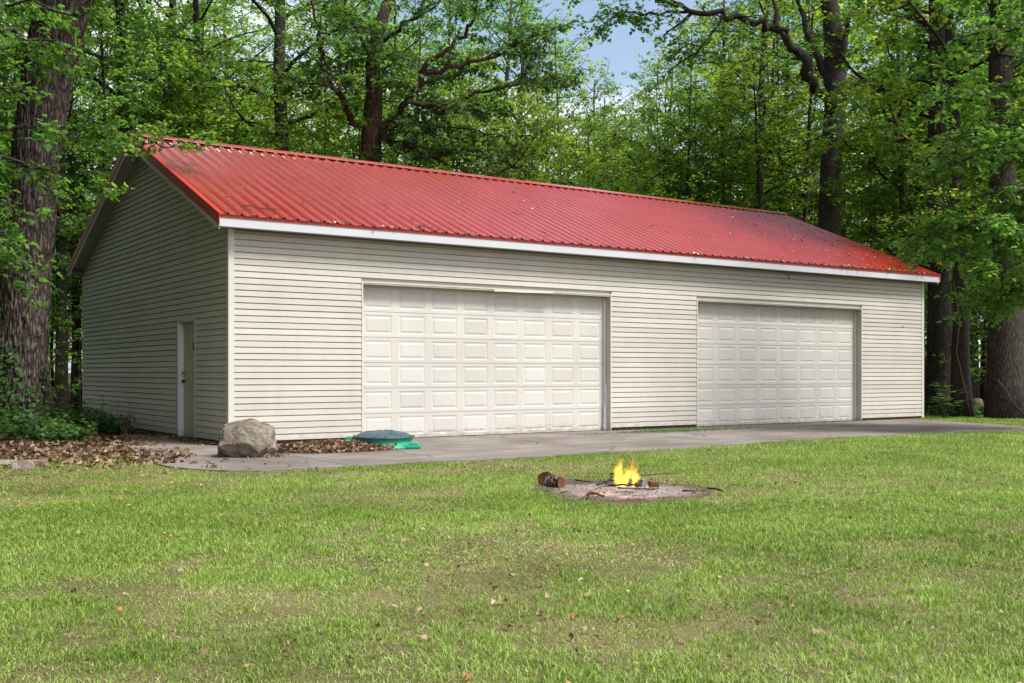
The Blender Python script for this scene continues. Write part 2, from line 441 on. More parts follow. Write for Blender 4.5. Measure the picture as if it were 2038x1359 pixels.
# ------------------------------------------------------------------ the ground
Z0 = -0.085                                             # lawn level; the slab top is at -0.065
def grid_mesh(name, x0, x1, y0, y1, st, zf, mat, hole=None):
    xs = np.arange(x0, x1 + st/2, st); ys = np.arange(y0, y1 + st/2, st)
    X, Y = np.meshgrid(xs, ys); P = np.c_[X.ravel(), Y.ravel()]
    V = np.c_[P, zf(P)]
    nx, ny = len(xs), len(ys); i = np.arange(nx*ny).reshape(ny, nx)
    F = np.stack([i[:-1,:-1], i[:-1,1:], i[1:,1:], i[1:,:-1]], -1).reshape(-1, 4)
    return np_mesh(name, V, F, True, mat=mat)
def big_ground():
    # coarse sheet to the horizon, lowered a little below the lawn near the garage, rising gently in the wood
    r = np.r_[0, np.geomspace(6, 900, 60)]; a = np.linspace(0, 2*np.pi, 97)[:-1]
    V = [(4, -2, -0.115)]
    for rr in r[1:]:
        for t in a:
            V.append((4 + rr*math.cos(t), -2 + rr*math.sin(t), 0))
    V = np.array(V); d = np.hypot(V[:,0]-4, V[:,1]+2)
    V[:,2] = -.115 + (vnoise(V[:,:2], .12, 5, 3) - .5) * np.clip((d-16)/30, 0, 1) * .9
    F = []; n = len(a)
    for k in range(n): F.append((0, 1+k, 1+(k+1)%n, 0))
    tri = [(0, 1+k, 1+(k+1)%n) for k in range(n)]
    q = []
    for i in range(len(r)-2):
        for k in range(n):
            b = 1+i*n; q.append((b+k, b+n+k, b+n+(k+1)%n, b+(k+1)%n))
    me = bpy.data.meshes.new('forest_floor'); me.from_pydata([tuple(v) for v in V], [], tri + q); me.update()
    me.materials.append(M['forest_floor'])
    return tag(mk('ground', me), kind='structure')
big_ground()

_AL = [(-0.55, 4.2), (-1.05, 2.6), (-1.45, .4), (-1.62, -1.2), (-2.0, -2.6), (-1.85, -3.9), (-1.2, -4.42)]
_al = np.array(_AL); _s = np.linspace(0, len(_al)-1, 60); _k = np.arange(len(_al))
_sm = np.c_[np.interp(_s, _k, _al[:, 0]), np.interp(_s, _k, _al[:, 1])]
for _ in range(30): _sm[1:-1] = _sm[1:-1]*.5 + (_sm[:-2]+_sm[2:])*.25
_sm[1:-1] += (vnoise(_sm[1:-1], 2.0, 77, 2)[:, None]-.5)*.10
APRON_L = [tuple(p) for p in _sm]
def front_edge(x):                                      # lawn side edge of the concrete, y for a given x
    return np.interp(x, [-1.2, 1.3, 3, 6.2, 9.75, 14.85], [-4.5, -4.45, -4.57, -4.35, -3.95, -4.55])
def in_apron(P):
    x, y = P[:,0], P[:,1]
    le = np.interp(-y, -_sm[:, 1], _sm[:, 0])
    a = (y < 4.2) & (y > front_edge(np.clip(x, -1.2, 14.85))) & (x > le) & (x < np.interp(-y, [0, .6, 3.6, 4.7], [17.6, 17.4, 16.6, 15.4])) & (y < 0.3 + (x < 0) * 4)
    # drive that leaves to the right
    t = (x - 14.4) / 12.0
    yc0 = np.interp(x, [14.4, 16.6, 20, 26, 40], [-4.6, -6.1, -8.6, -13.5, -26]); yc1 = np.interp(x, [14.4, 16.6, 20, 26, 40], [-2.6, -3.6, -5.0, -8.5, -18])
    b = (x > 14.4) & (x < 40) & (y > yc0) & (y < yc1)
    return a | b
def lawn_z(P):
    d = np.clip((-4.4 - P[:,1]), 0, 3) / 3
    return Z0 + (vnoise(P, .35, 3, 2) - .5) * .07 * d + (vnoise(P, 2.2, 9, 2) - .5) * .02 * d
lawn = tag(mk('lawn', grid_mesh('lawn', -16, 46, -34, -2.3, .25, lambda P: lawn_z(P) - np.where((P[:,1] > -3.4) & (P[:, 0] > -1.2), .04, 0), M['lawn_soil'])), kind='structure')

def slab(name, poly, z=-.065, th=.12, parent=None):
    mb = MB(); n = len(poly)
    mb.poly([(x, y, z) for x, y in poly])
    for i in range(n):
        a, b = poly[i], poly[(i+1) % n]
        mb.quad((a[0], a[1], z-th), (b[0], b[1], z-th), (b[0], b[1], z), (a[0], a[1], z))
    return mb.build(name, M['concrete'], parent)
apron = tag(empty('concrete_apron', (0, 0, 0)), 'weathered concrete apron running along the front of the garage', kind='structure')
g = .008
slab('concrete_slab', [(0-g, .3), (0-g, 4.2)] + APRON_L + [(-g, -4.47), (-g, -2.25)], parent=apron)
xs = [0, 4.62, 9.2, 13.9]
for a, b in zip(xs[:-1], xs[1:]):
    pts = [(x, front_edge(x)) for x in np.linspace(a+g, b-g, 6)]
    slab('concrete_slab', [(b-g, -2.2-g), (a+g, -2.2-g)] + pts, parent=apron)
    slab('concrete_slab', [(a+g, -2.2+g), (b-g, -2.2+g), (b-g, .25), (a+g, .25)], parent=apron)
slab('concrete_slab', [(13.9+g, -4.35), (14.4, -4.6), (16.6, -6.1), (20, -8.6), (26, -13.5), (40, -26), (40, -18), (26, -8.5), (20, -5.0), (16.6, -3.6), (17.4, -.6), (17.6, .25), (13.9+g, .25)], parent=apron)

# ------------------------------------------------------------------ the garage
L, W, HS, OE, OR, HR, HE = 18.2, 9.665, 3.40, .30, .267, 5.737, 3.586
EXP = .1016; SLOPE = (HR - HE) / (W/2 + OE)
X1, X2, X3, X4, HD = 2.361, 7.861, 10.275, 15.724, 2.647
REC = .17
garage = tag(empty('garage', (L/2, W/2, -.065)), 'long cream vinyl sided garage with red ribbed metal roof and two wide doors', 'garage')
garage['build_note'] = ''
del garage['build_note']
def gp(o):                                              # parent keeping world coordinates
    o.parent = garage; o.matrix_parent_inverse = Matrix.Translation((-L/2, -W/2, .065)); return o
def G(mb, name, mat, smooth=False): return gp(mb.build(name, mat, None, smooth))

# inner walls (sheathing) with door openings, foundation
w = MB()
for (a, b, z0, z1) in [(.02, X1-.02, -.0, HS), (X2+.02, X3-.02, 0, HS), (X4+.02, L-.02, 0, HS), (X1-.02, X2+.02, HD+.02, HS), (X3-.02, X4+.02, HD+.02, HS)]:
    w.box(a, b, .02, .10, z0, z1)
DY0, DY1, DZ = 1.66, 2.53, 1.98                         # side door opening
w.box(.02, .10, .10, DY0-.02, 0, HS); w.box(.02, .10, DY1+.02, W-.10, 0, HS); w.box(.02, .10, DY0-.02, DY1+.02, DZ+.02, HS)
w.box(.02, L-.02, W-.10, W-.02, 0, HS); w.box(L-.10, L-.02, .10, W-.10, 0, HS)
w.prism([(0, .12, HS), (0, W-.12, HS), (0, W/2, HS + SLOPE*(W/2-.12) + .02)], (.02, 0, 0), (.10, 0, 0))
w.prism([(0, .12, HS), (0, W-.12, HS), (0, W/2, HS + SLOPE*(W/2-.12) + .02)], (L-.10, 0, 0), (L-.02, 0, 0))
G(w, 'wall_sheathing', M['siding'])
f = MB()
for bx in [(.05, X1-.1, .035, .2), (X2+.1, X3-.1, .035, .2), (X4+.1, L-.05, .035, .2), (.035, .2, .21, DY0), (.035, .2, DY1, W-.21), (.05, L-.05, W-.2, W-.05), (L-.2, L-.05, .21, W-.21)]:
    q_ = MB(); q_.box(*bx, -.2, .0); G(q_, 'foundation', M['foundation'])

rng = random.Random(4)
def board_front(x0, x1, z):
    j = (rng.random()-.5)*.0016; zt = min(z+EXP+.004, HS-.003)
    m = MB(); o0, o1, og = -.019 - rng.random()*.002, -.011, .012; zk = zt - .025
    n = max(1, int((x1-x0)/1.2)); xsn = np.linspace(x0, x1, n+1)
    for a, b in zip(xsn[:-1], xsn[1:]):
        wa, wb = [(math.sin(q*3.1+z*40)+math.sin(q*1.3+z*17))*.0009 for q in (a, b)]
        m.quad((a, o0+wa, z+j), (b, o0+wb, z+j), (b, o1, zk), (a, o1, zk)); m.quad((a, o1, zk), (b, o1, zk), (b, og, zt), (a, og, zt))
        m.quad((a, .012, z+j), (b, .012, z+j), (b, o0+wb, z+j), (a, o0+wa, z+j))
    m.poly([(x0, o0, z+j), (x0, o1, zt), (x0, .012, z+j)]); m.poly([(x1, o0, z+j), (x1, .012, z+j), (x1, o1, zt)])
    G(m, 'siding_board', M['siding'])
nrow = int(math.ceil(HS/EXP))
for r in range(nrow):
    z = r*EXP
    if z < HD + .03:
        zt = z
        board_front(.075, X1-.03, z); board_front(X2+.03, X3-.03, z); board_front(X4+.03, L-.075, z)
    else:
        cuts = [.075] + sorted(q + rng.uniform(-.9, .9) for q in (4.0, 8.6, 13.4)) + [L-.075]
        for k, (a, b) in enumerate(zip(cuts[:-1], cuts[1:])): board_front(a, b - .0, z)
def roofz(y): return HE + SLOPE * (OE + min(y, W-y))     # top of the roof at wall depth y
def board_side(y0, y1, z, clip=False):
    o0, o1, og = -.019 - rng.random()*.003, -.011, .012; zt = z+EXP+.004; zk = zt-.025
    ya0, ya1, yb0, yb1 = y0, y1, y0, y1
    if clip:
        inset = lambda zz: (zz - (HE - .15 + SLOPE*OE)) / SLOPE
        lo, hi = max(y0, inset(z)), min(y1, W-inset(z)); lo2, hi2 = max(y0, inset(zt)), min(y1, W-inset(zt))
        if hi <= lo: return
        if hi2 < lo2: lo2 = hi2 = W/2
    else: lo, hi, lo2, hi2 = y0, y1, y0, y1
    m = MB()
    kk = (zk-z)/(zt-z); lk, hk = lo+(lo2-lo)*kk, hi+(hi2-hi)*kk
    m.quad((o0, hi, z), (o0, lo, z), (o1, lk, zk), (o1, hk, zk)); m.quad((o1, hk, zk), (o1, lk, zk), (og, lo2, zt), (og, hi2, zt))
    m.quad((o0, lo, z), (o0, hi, z), (.012, hi, z), (.012, lo, z))
    m.poly([(o0, lo, z), (.012, lo, z), (o1, lo2, zt)])
    G(m, 'siding_board', M['siding'])
for r in range(60):
    z = r*EXP
    if z > roofz(W/2) - .15: break
    if z < DZ + .03:
        board_side(.075, DY0-.03, z); board_side(DY1+.03, W-.075, z)
    else: board_side(.075, W-.075, z, z > HS - .2)
# rear and right walls never face the camera: joined clapboards
m = MB()
for r in range(60):
    z = r*EXP; zt = z+EXP+.004
    if z < HS: m.quad((L-.075, W+.017, z), (.075, W+.017, z), (.075, W+.005, zt), (L-.075, W+.005, zt)); m.quad((.075, W+.017, z), (L-.075, W+.017, z), (L-.075, W-.012, z), (.075, W-.012, z))
    ins = lambda zz: max(.075, (zz - (HE-.15+SLOPE*OE))/SLOPE)
    if z < roofz(W/2)-.3:
        m.quad((L+.017, ins(z), z), (L+.017, W-ins(z), z), (L+.005, W-ins(zt), zt), (L+.005, ins(zt), zt))
tag(G(m, 'siding', M['siding']), kind='stuff')
# corner posts
for (cx_, sx, cy_, sy) in ((0, -1, 0, -1), (L, 1, 0, -1), (0, -1, W, 1), (L, 1, W, 1)):
    p = MB(); o = .022
    xa, xb = sorted((cx_+sx*o, cx_-sx*.075)); ya, yb = sorted((cy_+sy*o, cy_+sy*.002)); p.box(xa, xb, ya, yb, -.045, HS-.002)
    xa, xb = sorted((cx_+sx*o, cx_+sx*.002)); ya, yb = sorted((cy_, cy_-sy*.075)); p.box(xa, xb, ya, yb, -.045, HS-.002)
    G(p, 'corner_post', M['post'])
# J channel / casing and jambs around the two big openings
for (a, b) in ((X1, X2), (X3, X4)):
    t = MB()
    t.box(a-.028, a-.004, -.024, .018, -.06, HD+.026); t.box(b+.004, b+.028, -.024, .018, -.06, HD+.026)
    t.box(a-.003, b+.003, -.024, .018, HD+.006, HD+.026)
    G(t, 'opening_trim', M['post'])
    t = MB()
    t.box(a-.019, a, -.018, REC-.004, -.062, HD); G(t, 'jamb', M['jamb'])
    t = MB(); t.box(b, b+.019, -.018, REC-.004, -.062, HD); G(t, 'jamb', M['jamb'])
    t = MB(); t.box(a-.001, b+.001, -.016, REC-.004, HD-.018, HD+.004); G(t, 'door_header', M['jamb'])
    t = MB(); t.box(a, b, REC-.05, REC+.012, HD-.05, HD-.018); G(t, 'stop_moulding', M['soffit'])
    t = MB(); t.box(b-.045, b-.001, REC-.045, REC-.006, -.06, HD-.052); G(t, 'stop_moulding', M['white_jamb'])
    t = MB(); t.box(a+.001, a+.02, REC-.045, REC-.006, -.06, HD-.052); G(t, 'stop_moulding', M['white_jamb'])
# bent, loose flashing over the near door and bent trim on its right jamb
t = MB(); n = 24; pr = []
for k in range(n+1):
    u = k/n; x = X1 + 2.7 + u*1.35
    pr.append((x, -.026 - .028*u**3, HD + .012 - .004*u + (.006*math.sin(u*9))*.4, .045 - .018*u))
for (p, q) in zip(pr[:-1], pr[1:]):
    t.quad((p[0], p[1], p[2]-p[3]), (q[0], q[1], q[2]-q[3]), (q[0], q[1]+.004, q[2]+.006), (p[0], p[1]+.004, p[2]+.006))
    t.quad((p[0], .0, p[2]-p[3]*.6), (q[0], .0, q[2]-q[3]*.6), (q[0], q[1], q[2]-q[3]), (p[0], p[1], p[2]-p[3]))
o = G(t, 'flashing', M['post']); o['label'] = 'loose bent flashing strip over the near garage door'
t = MB(); pr = []
for k in range(30):
    u = k/29; z = -.055 + u*.95; pr.append((X2 - .02 - .014*math.sin(u*6.5) - .01*math.sin(u*17), z))
for (p, q) in zip(pr[:-1], pr[1:]):
    t.quad((p[0]-.03, REC-.065, p[1]), (X2-.001, REC-.075, p[1]), (X2-.001, REC-.075, q[1]), (q[0]-.03, REC-.065, q[1]))
o = G(t, 'buckled_trim', M['white_jamb']); o['label'] = 'buckled trim strip on the right jamb of the near door'

# sectional doors
def panel_mesh(pw, ph):
    def ring(i, d): return [(-pw/2+i, d, -ph/2+i), (pw/2-i, d, -ph/2+i), (pw/2-i, d, ph/2-i), (-pw/2+i, d, ph/2-i)]
    R_ = [ring(0, 0), ring(.020, .0065), ring(.034, .0065), ring(.062, -.001)]
    m = MB(); 
    for r_ in R_: m.v += r_
    for i in range(3):
        for k in range(4):
            j = (k+1) % 4; m.f.append((i*4+k, i*4+j, i*4+4+j, i*4+4+k))
    m.f.append((12, 13, 14, 15))
    return m.mesh('raised_panel', M['door'])
def sectional_door(a, b, label):
    d = empty('garage_door', (0, 0, 0)); gp(d); d['label'] = label
    zb, zt = -.058, HD-.03; n = 6; hh = (zt-zb)/n; wd = b-a; cw = (wd-.10)/8
    pw, ph = cw*.80, hh*.74
    pm = panel_mesh(pw, ph)
    xs_ = [a + .05 + cw*(k+.5) for k in range(8)]
    for r in range(n):
        z0, z1 = zb + r*hh + .0035, zb + (r+1)*hh - .0035; zc = (z0+z1)/2
        s = MB(); y = REC
        s.quad((a, y, z0), (b, y, z0), (b, y, zc-ph/2), (a, y, zc-ph/2)); s.quad((a, y, zc+ph/2), (b, y, zc+ph/2), (b, y, z1), (a, y, z1))
        e = [a] + sum([[x-pw/2, x+pw/2] for x in xs_], []) + [b]
        for k in range(0, len(e), 2): s.quad((e[k], y, zc-ph/2), (e[k+1], y, zc-ph/2), (e[k+1], y, zc+ph/2), (e[k], y, zc+ph/2))
        s.quad((a, y, z1), (b, y, z1), (b, y+.02, z1+.003), (a, y+.02, z1+.003))
        s.quad((a, y+.02, z0-.003), (b, y+.02, z0-.003), (b, y, z0), (a, y, z0))
        sec = s.build('door_section', M['door'], d)
        for x in xs_:
            p = mk('raised_panel', pm, d); p.location = (x, REC, zc)
    s = MB(); s.box(a, b, REC+.024, REC+.05, zb, zt+.03); s.build('door_backing', M['soffit'], d)
    s = MB(); s.box(a+.002, b-.002, REC-.008, REC+.022, -.066, zb+.002); s.build('bottom_seal', M['black_metal'], d)
sectional_door(X1, X2, 'near double garage door, left of the two, partly behind the green riser')
sectional_door(X3, X4, 'far double garage door, right of the two')

# side door on the gable wall
sd = empty('side_door', (0, 0, 0)); gp(sd); sd['label'] = 'narrow tan steel entry door with small dark plate on the gable wall'
t = MB(); t.box(.075, .11, DY0, DY1, -.03, DZ); t.build('door_leaf', M['steel_door'], sd)
for (za, zb_) in ((.12, .72), (.86, 1.02), (1.12, 1.78)):
    for (ya, yb) in ((DY0+.12, DY0+.40), (DY1-.40, DY1-.12)):
        t = MB(); y0_, y1_ = ya, yb
        def rg(i, d): return [(d, y1_-i, za+i), (d, y0_+i, za+i), (d, y0_+i, zb_-i), (d, y1_-i, zb_-i)]
        for r_ in (rg(0, .0745), rg(.015, .069), rg(.04, .0725)): t.v += r_
        for i in range(2):
            for k in range(4): t.f.append((i*4+k, i*4+(k+1)%4, i*4+4+(k+1)%4, i*4+4+k))
        t.f.append((8, 9, 10, 11)); t.build('raised_panel', M['steel_door'], sd)
t = MB(); t.box(.066, .0745, DY0+.20, DY0+.34, 1.50, 1.64); t.build('sign_plate', M['black_metal'], sd)
def knob(y, z, r, mat, nm):
    k = MB(); k.lathe([(r*.5, 0), (r*.45, .02), (r, .03), (r*1.05, .045), (r*.7, .058)], 14)
    o = k.build(nm, mat, sd, True); o.rotation_euler = (0, R(-90), 0); o.location = (.075, y, z); return o
knob(DY1-.07, .95, .03, M['black_metal'], 'door_knob'); knob(DY1-.07, 1.10, .024, M['brass'], 'deadbolt')
t = MB(); t.box(-.02, .074, DY1-.001, DY1+.02, -.06, DZ+.005); G(t, 'door_jamb', M['white_jamb'])
t = MB(); t.box(-.02, .074, DY0-.02, DY0+.001, -.06, DZ+.005); G(t, 'door_jamb', M['jamb'])
t = MB(); t.box(-.02, .074, DY0-.02, DY1+.02, DZ+.006, DZ+.03); G(t, 'door_head', M['jamb'])
t = MB(); t.box(-.026, .0, DY1+.021, DY1+.05, -.06, DZ+.05); t.box(-.026, .0, DY0-.05, DY0-.021, -.06, DZ+.05); t.box(-.026, 0, DY0-.0205, DY1+.0205, DZ+.031, DZ+.05)
G(t, 'door_casing', M['post'])
t = MB(); t.box(-.03, .12, DY0-.02, DY1+.02, -.064, -.034); G(t, 'threshold', M['foundation'])

# soffits, fascias
zf0, zf1 = 3.394, 3.535
t = MB(); t.box(-OR+.03, L+OR-.03, -OE+.03, .0, zf0+.012, zf0+.022); G(t, 'eave_soffit', M['soffit'])
t = MB(); t.box(-OR+.03, L+OR-.03, W, W+OE-.03, zf0+.012, zf0+.022); G(t, 'eave_soffit', M['soffit'])
t = MB(); t.box(-OR, L+OR, -OE, -OE+.028, zf0, zf1); G(t, 'fascia', M['white_metal'])
t = MB(); t.box(-OR, L+OR, W+OE-.028, W+OE, zf0, zf1); G(t, 'fascia', M['white_metal'])
apy = W/2
def rake(x0, x1, ztop_off, h, name, mat, y_start=-OE, out=0):
    """board under the roof edge along both slopes, one mesh per slope"""
    for sgn in (0, 1):
        def P(y): return (y if sgn == 0 else W-y)
        ye, ym = y_start, apy
        ze, zm = HE + SLOPE*(ye+OE) - ztop_off, HR - ztop_off
        t = MB()
        a = [(x0, P(ye), ze), (x0, P(ym), zm), (x0, P(ym), zm-h), (x0, P(ye), ze-h)]
        b = [(x1, p[1], p[2]) for p in a]
        t.poly(a if sgn else a[::-1]); t.poly(b[::-1] if sgn else b)
        for k in range(4):
            j = (k+1) % 4; t.quad(a[k], a[j], b[j], b[k])
        G(t, name, mat)
rake(-OR, -OR+.022, .165, .085, 'rake_fascia', M['white_metal'], -OE+.03)
rake(L+OR-.022, L+OR, .165, .085, 'rake_fascia', M['white_metal'], -OE+.03)
rake(-OR+.023, -.018, .215, .012, 'rake_soffit', M['soffit'], .05)
rake(L+.018, L+OR-.023, .215, .012, 'rake_soffit', M['soffit'], .05)
rake(-OR-.012, -OR-.001, -.004, .168, 'rake_trim', M['red_trim'], -OE-.02)
rake(L+OR+.001, L+OR+.012, -.004, .168, 'rake_trim', M['red_trim'], -OE-.02)
rake(-OR-.011, -OR+.07, -.014, .010, 'rake_trim', M['red_trim'], -OE-.02)
rake(L+OR-.07, L+OR+.011, -.014, .010, 'rake_trim', M['red_trim'], -OE-.02)
# eave boxes closing the soffit ends
for x0 in (-OR+.001, L+OR-.021):
    for s in (0, 1):
        P = (lambda y: y) if s == 0 else (lambda y: W-y)
        t = MB(); pr = [(0, P(-OE+.03), zf0+.002), (0, P(-.02), zf0+.002), (0, P(-.02), zf0+.17), (0, P(-OE+.03), zf0+.06)]
        t.prism(pr, (x0, 0, 0), (x0+.02, 0, 0)); G(t, 'eave_return', M['white_metal'])
t = MB(); t.box(-OR-.012, L+OR+.012, -OE-.012, -OE-.001, zf1-.004, HE-.004); G(t, 'eave_trim', M['red_trim'])
t = MB(); t.box(-OR-.012, L+OR+.012, W+OE+.001, W+OE+.012, zf1-.004, HE-.004); G(t, 'eave_trim', M['red_trim'])

# ribbed roof sheets
NSH = 20; SHW = (L+2*OR)/NSH; RP = SHW/4
def rib_profile():
    pts = []
    for k in range(4):
        c = (k+.5)*RP
        pts += [(c-RP/2, 0), (c-.026, 0), (c-.015, .030), (c+.015, .030), (c+.026, 0)]
    pts.append((SHW, 0)); return pts
prof = rib_profile(); NS = 10; SL = math.hypot(W/2+OE+.03, (W/2+OE+.03)*SLOPE)
nrm = np.array([0, -math.sin(math.atan(SLOPE)), math.cos(math.atan(SLOPE))]); dirn = np.array([0, math.cos(math.atan(SLOPE)), math.sin(math.atan(SLOPE))])
def roof_sheet(x0, seed, back=False):
    base = np.array([x0, -OE-.035, HE - .035*SLOPE + (seed % 2)*.0012]); V = []
    rs = np.random.RandomState(seed)
    S = np.linspace(0, SL, NS+1)
    P = np.array([(x0+x, s) for s in S for x, h in prof])
    nz = (vnoise(P, .9, 21, 3)-.5)*.007 + (vnoise(P*[3, .6], 1.0, 8, 2)-.5)*.0022
    i = 0
    for s in S:
        for x, h in prof:
            p = base + np.array([x, 0, 0]) + dirn*s + nrm*(h+.004+nz[i]); i += 1
            if back: p[1] = W - p[1]
            V.append(p)
    k = len(prof); F = []
    for r in range(NS):
        for c in range(k-1):
            a = r*k+c; q = (a, a+1, a+k+1, a+k); F.append(q[::-1] if back else q)
    o = mk('roof_sheet', np_mesh('roof_sheet', np.array(V), np.array(F), False, mat=M['roof'])); gp(o)
for back in (False, True):
    for k in range(NSH): roof_sheet(-OR + k*SHW, k, back)
# roof deck underside so that no light leaks in
t = MB()
for s in (0, 1):
    P = (lambda y: y) if s == 0 else (lambda y: W-y)
    t.quad((-OR+.03, P(-OE+.03), HE-.02), (L+OR-.03, P(-OE+.03), HE-.02), (L+OR-.03, P(apy), HR-.03), (-OR+.03, P(apy), HR-.03))
G(t, 'roof_deck', M['soffit'])
# screws beside the ribs
sv, sf = [], []
n = 0
for j, s in enumerate(np.linspace(.18, SL-.25, 9)):
    for k in range(NSH*4):
        x = -OR + (k+.5)*RP + .05 + rng.uniform(-.004, .004)
        c = np.array([x, -OE-.035, HE-.035*SLOPE]) + dirn*(s+rng.uniform(-.01, .01)) + nrm*.005
        u = np.array([1, 0, 0])
        q = [c+u*.011-dirn*.011, c+u*.011+dirn*.011, c-u*.011+dirn*.011, c-u*.011-dirn*.011]; top = [p*.45 + c*.55 + nrm*.009 for p in q]
        sv += q + top
        for a in range(4): b = (a+1) % 4; sf.append((n+a, n+b, n+4+b, n+4+a))
        sf.append((n+4, n+5, n+6, n+7)); n += 8
tag(gp(mk('roof_screws', np_mesh('roof_screws', np.array(sv), np.array(sf), mat=M['screw']))), kind='stuff')
# ridge cap in lengths
for k in range(6):
    a = -OR-.02 + k*(L+2*OR+.04)/6; b = a + (L+2*OR+.04)/6 + (.04 if k < 5 else 0); e = (k % 2)*.003
    t = MB(); wdt = .17
    for s in (-1, 1):
        pr = [(a, apy, HR+.062+e), (a, apy+s*.05, HR+.052+e), (a, apy+s*wdt, HR+.062-wdt*SLOPE-.004+e), (a, apy+s*(wdt+.004), HR+.062-wdt*SLOPE-.02+e)]
        for p, q in zip(pr[:-1], pr[1:]):
            qd = [p, (b, p[1], p[2]), (b, q[1], q[2]), q]
            t.quad(*(qd if s < 0 else qd[::-1]))
    t.quad((a, apy-wdt, HR-.04), (a, apy+wdt, HR-.04), (a, apy+.05, HR+.052), (a, apy-.05, HR+.052))
    G(t, 'ridge_cap', M['red_trim'] if False else M['roof'])
# a small hook under the soffit and a nail head on the wall
t = MB(); t.tube([(13.12, -.03, 3.36), (13.12, -.035, 3.30), (13.14, -.04, 3.24), (13.11, -.04, 3.20)], [.006, .008, .007, .004], 6); G(t, 'wire_stub', M['black_metal'])
t = MB(); t.lathe([(.018, -.01), (.02, 0), (.012, .012)], 10, (0, 0, 0)); o = G(t, 'wall_plug', M['black_metal']); o.rotation_euler = (R(90), 0, 0)
o.matrix_parent_inverse = garage.matrix_world.inverted() if False else Matrix.Translation((-L/2, -W/2, .065)); o.location = (17.35, -.02, 2.25)

# ------------------------------------------------------------------ leaves
SHAPE9 = [(0,0), (-.42,.10), (-.50,.42), (-.22,.46), (-.34,.80), (0,1.05), (.34,.80), (.22,.46), (.50,.42), (.42,.10)]
def leaf_arrays(P, D, N, S, fold=.12, fancy=False, width=.42):
    D = D/(np.linalg.norm(D, axis=1, keepdims=True)+1e-9)
    B = np.cross(D, N); B /= np.linalg.norm(B, axis=1, keepdims=True)+1e-9
    Nn = np.cross(B, D); S = S[:, None]
    if fancy: shp = SHAPE9
    else: shp = [(0,0), (-width,.48), (0,1.0), (width,.48)]
    k = len(shp); V = np.empty((len(P), k, 3))
    for i, (u, v) in enumerate(shp):
        V[:, i] = P + D*S*v + B*S*u + Nn*S*(abs(u)*fold*2 - v*v*.12)
    F = np.arange(len(P)*k).reshape(-1, k)
    return V.reshape(-1, 3), F
def rand_unit(rs, n):
    v = rs.normal(size=(n, 3)); return v/np.linalg.norm(v, axis=1, keepdims=True)

def foliage(rs, paths, leaf=.12, twigs=8, twig_len=.9, per=16, flat=.35, start=.25, droop=.15, rise=0, spread=.11, shade=.0):
    """twigs sprout from each path and carry leaves in flat sprays; returns twig paths and leaf arrays"""
    tw = []; LP, LD, LN, LS, LT = [], [], [], [], []
    for path, wgt in paths:
        path = np.asarray(path, float); seg = np.linalg.norm(np.diff(path, axis=0), axis=1); cl = np.r_[0, np.cumsum(seg)]; tot = cl[-1]
        n = max(2, int(twigs*wgt))
        for k in range(n):
            u = start + (1-start)*(k+rs.rand())/n; s = min(u, .999)*tot
            p = np.array([np.interp(s, cl, path[:, c]) for c in range(3)])
            p2 = np.array([np.interp(min(s+.05*tot, tot), cl, path[:, c]) for c in range(3)]); d0 = p2-p
            d0 = d0/(np.linalg.norm(d0)+1e-6)
            side = np.array([-d0[1], d0[0], 0]); side /= np.linalg.norm(side)+1e-6
            d = d0*rs.uniform(.2, 1) + side*rs.choice([-1, 1])*rs.uniform(.4, 1.1) + np.array([0, 0, rs.normal(rise, flat)])
            d /= np.linalg.norm(d); ln = twig_len*rs.uniform(.55, 1.25)*(1.15-.5*u)
            mid = p + d*ln*.55 + np.array([0, 0, .04*ln]); end = p + d*ln - np.array([0, 0, droop*ln])
            tw.append([p, mid, end])
            m = max(4, int(per*ln/twig_len))
            t = np.sqrt(rs.rand(m))[:, None]
            base = p*(1-t)**2 + 2*mid*t*(1-t) + end*t**2
            base = base + rs.normal(0, spread, (m, 3))*[1, 1, .55]*ln
            out = d[None]*.5 + rand_unit(rs, m)*[1, 1, .4]
            nn = np.array([0, 0, 1.0]) + rand_unit(rs, m)*.62
            LP.append(base); LD.append(out + [0, 0, -.25]); LN.append(nn); LS.append(leaf*rs.uniform(.6, 1.15, m))
            LT.append(np.clip(rs.normal(.45+rs.normal(0, .07), .16, m), 0, .96) + (rs.rand(m) < .006)*.6)
    return tw, np.concatenate(LP), np.concatenate(LD), np.concatenate(LN), np.concatenate(LS), np.clip(np.concatenate(LT), 0, 1)

def bent(p, d, ln, n, rs, wob=.12, lift=0.0):
    pts = [np.array(p, float)]; d = np.array(d, float); d /= np.linalg.norm(d)
    for k in range(n):
        d = d + rs.normal(0, wob, 3) + np.array([0, 0, lift]); d /= np.linalg.norm(d)
        pts.append(pts[-1] + d*ln/n)
    return np.array(pts)

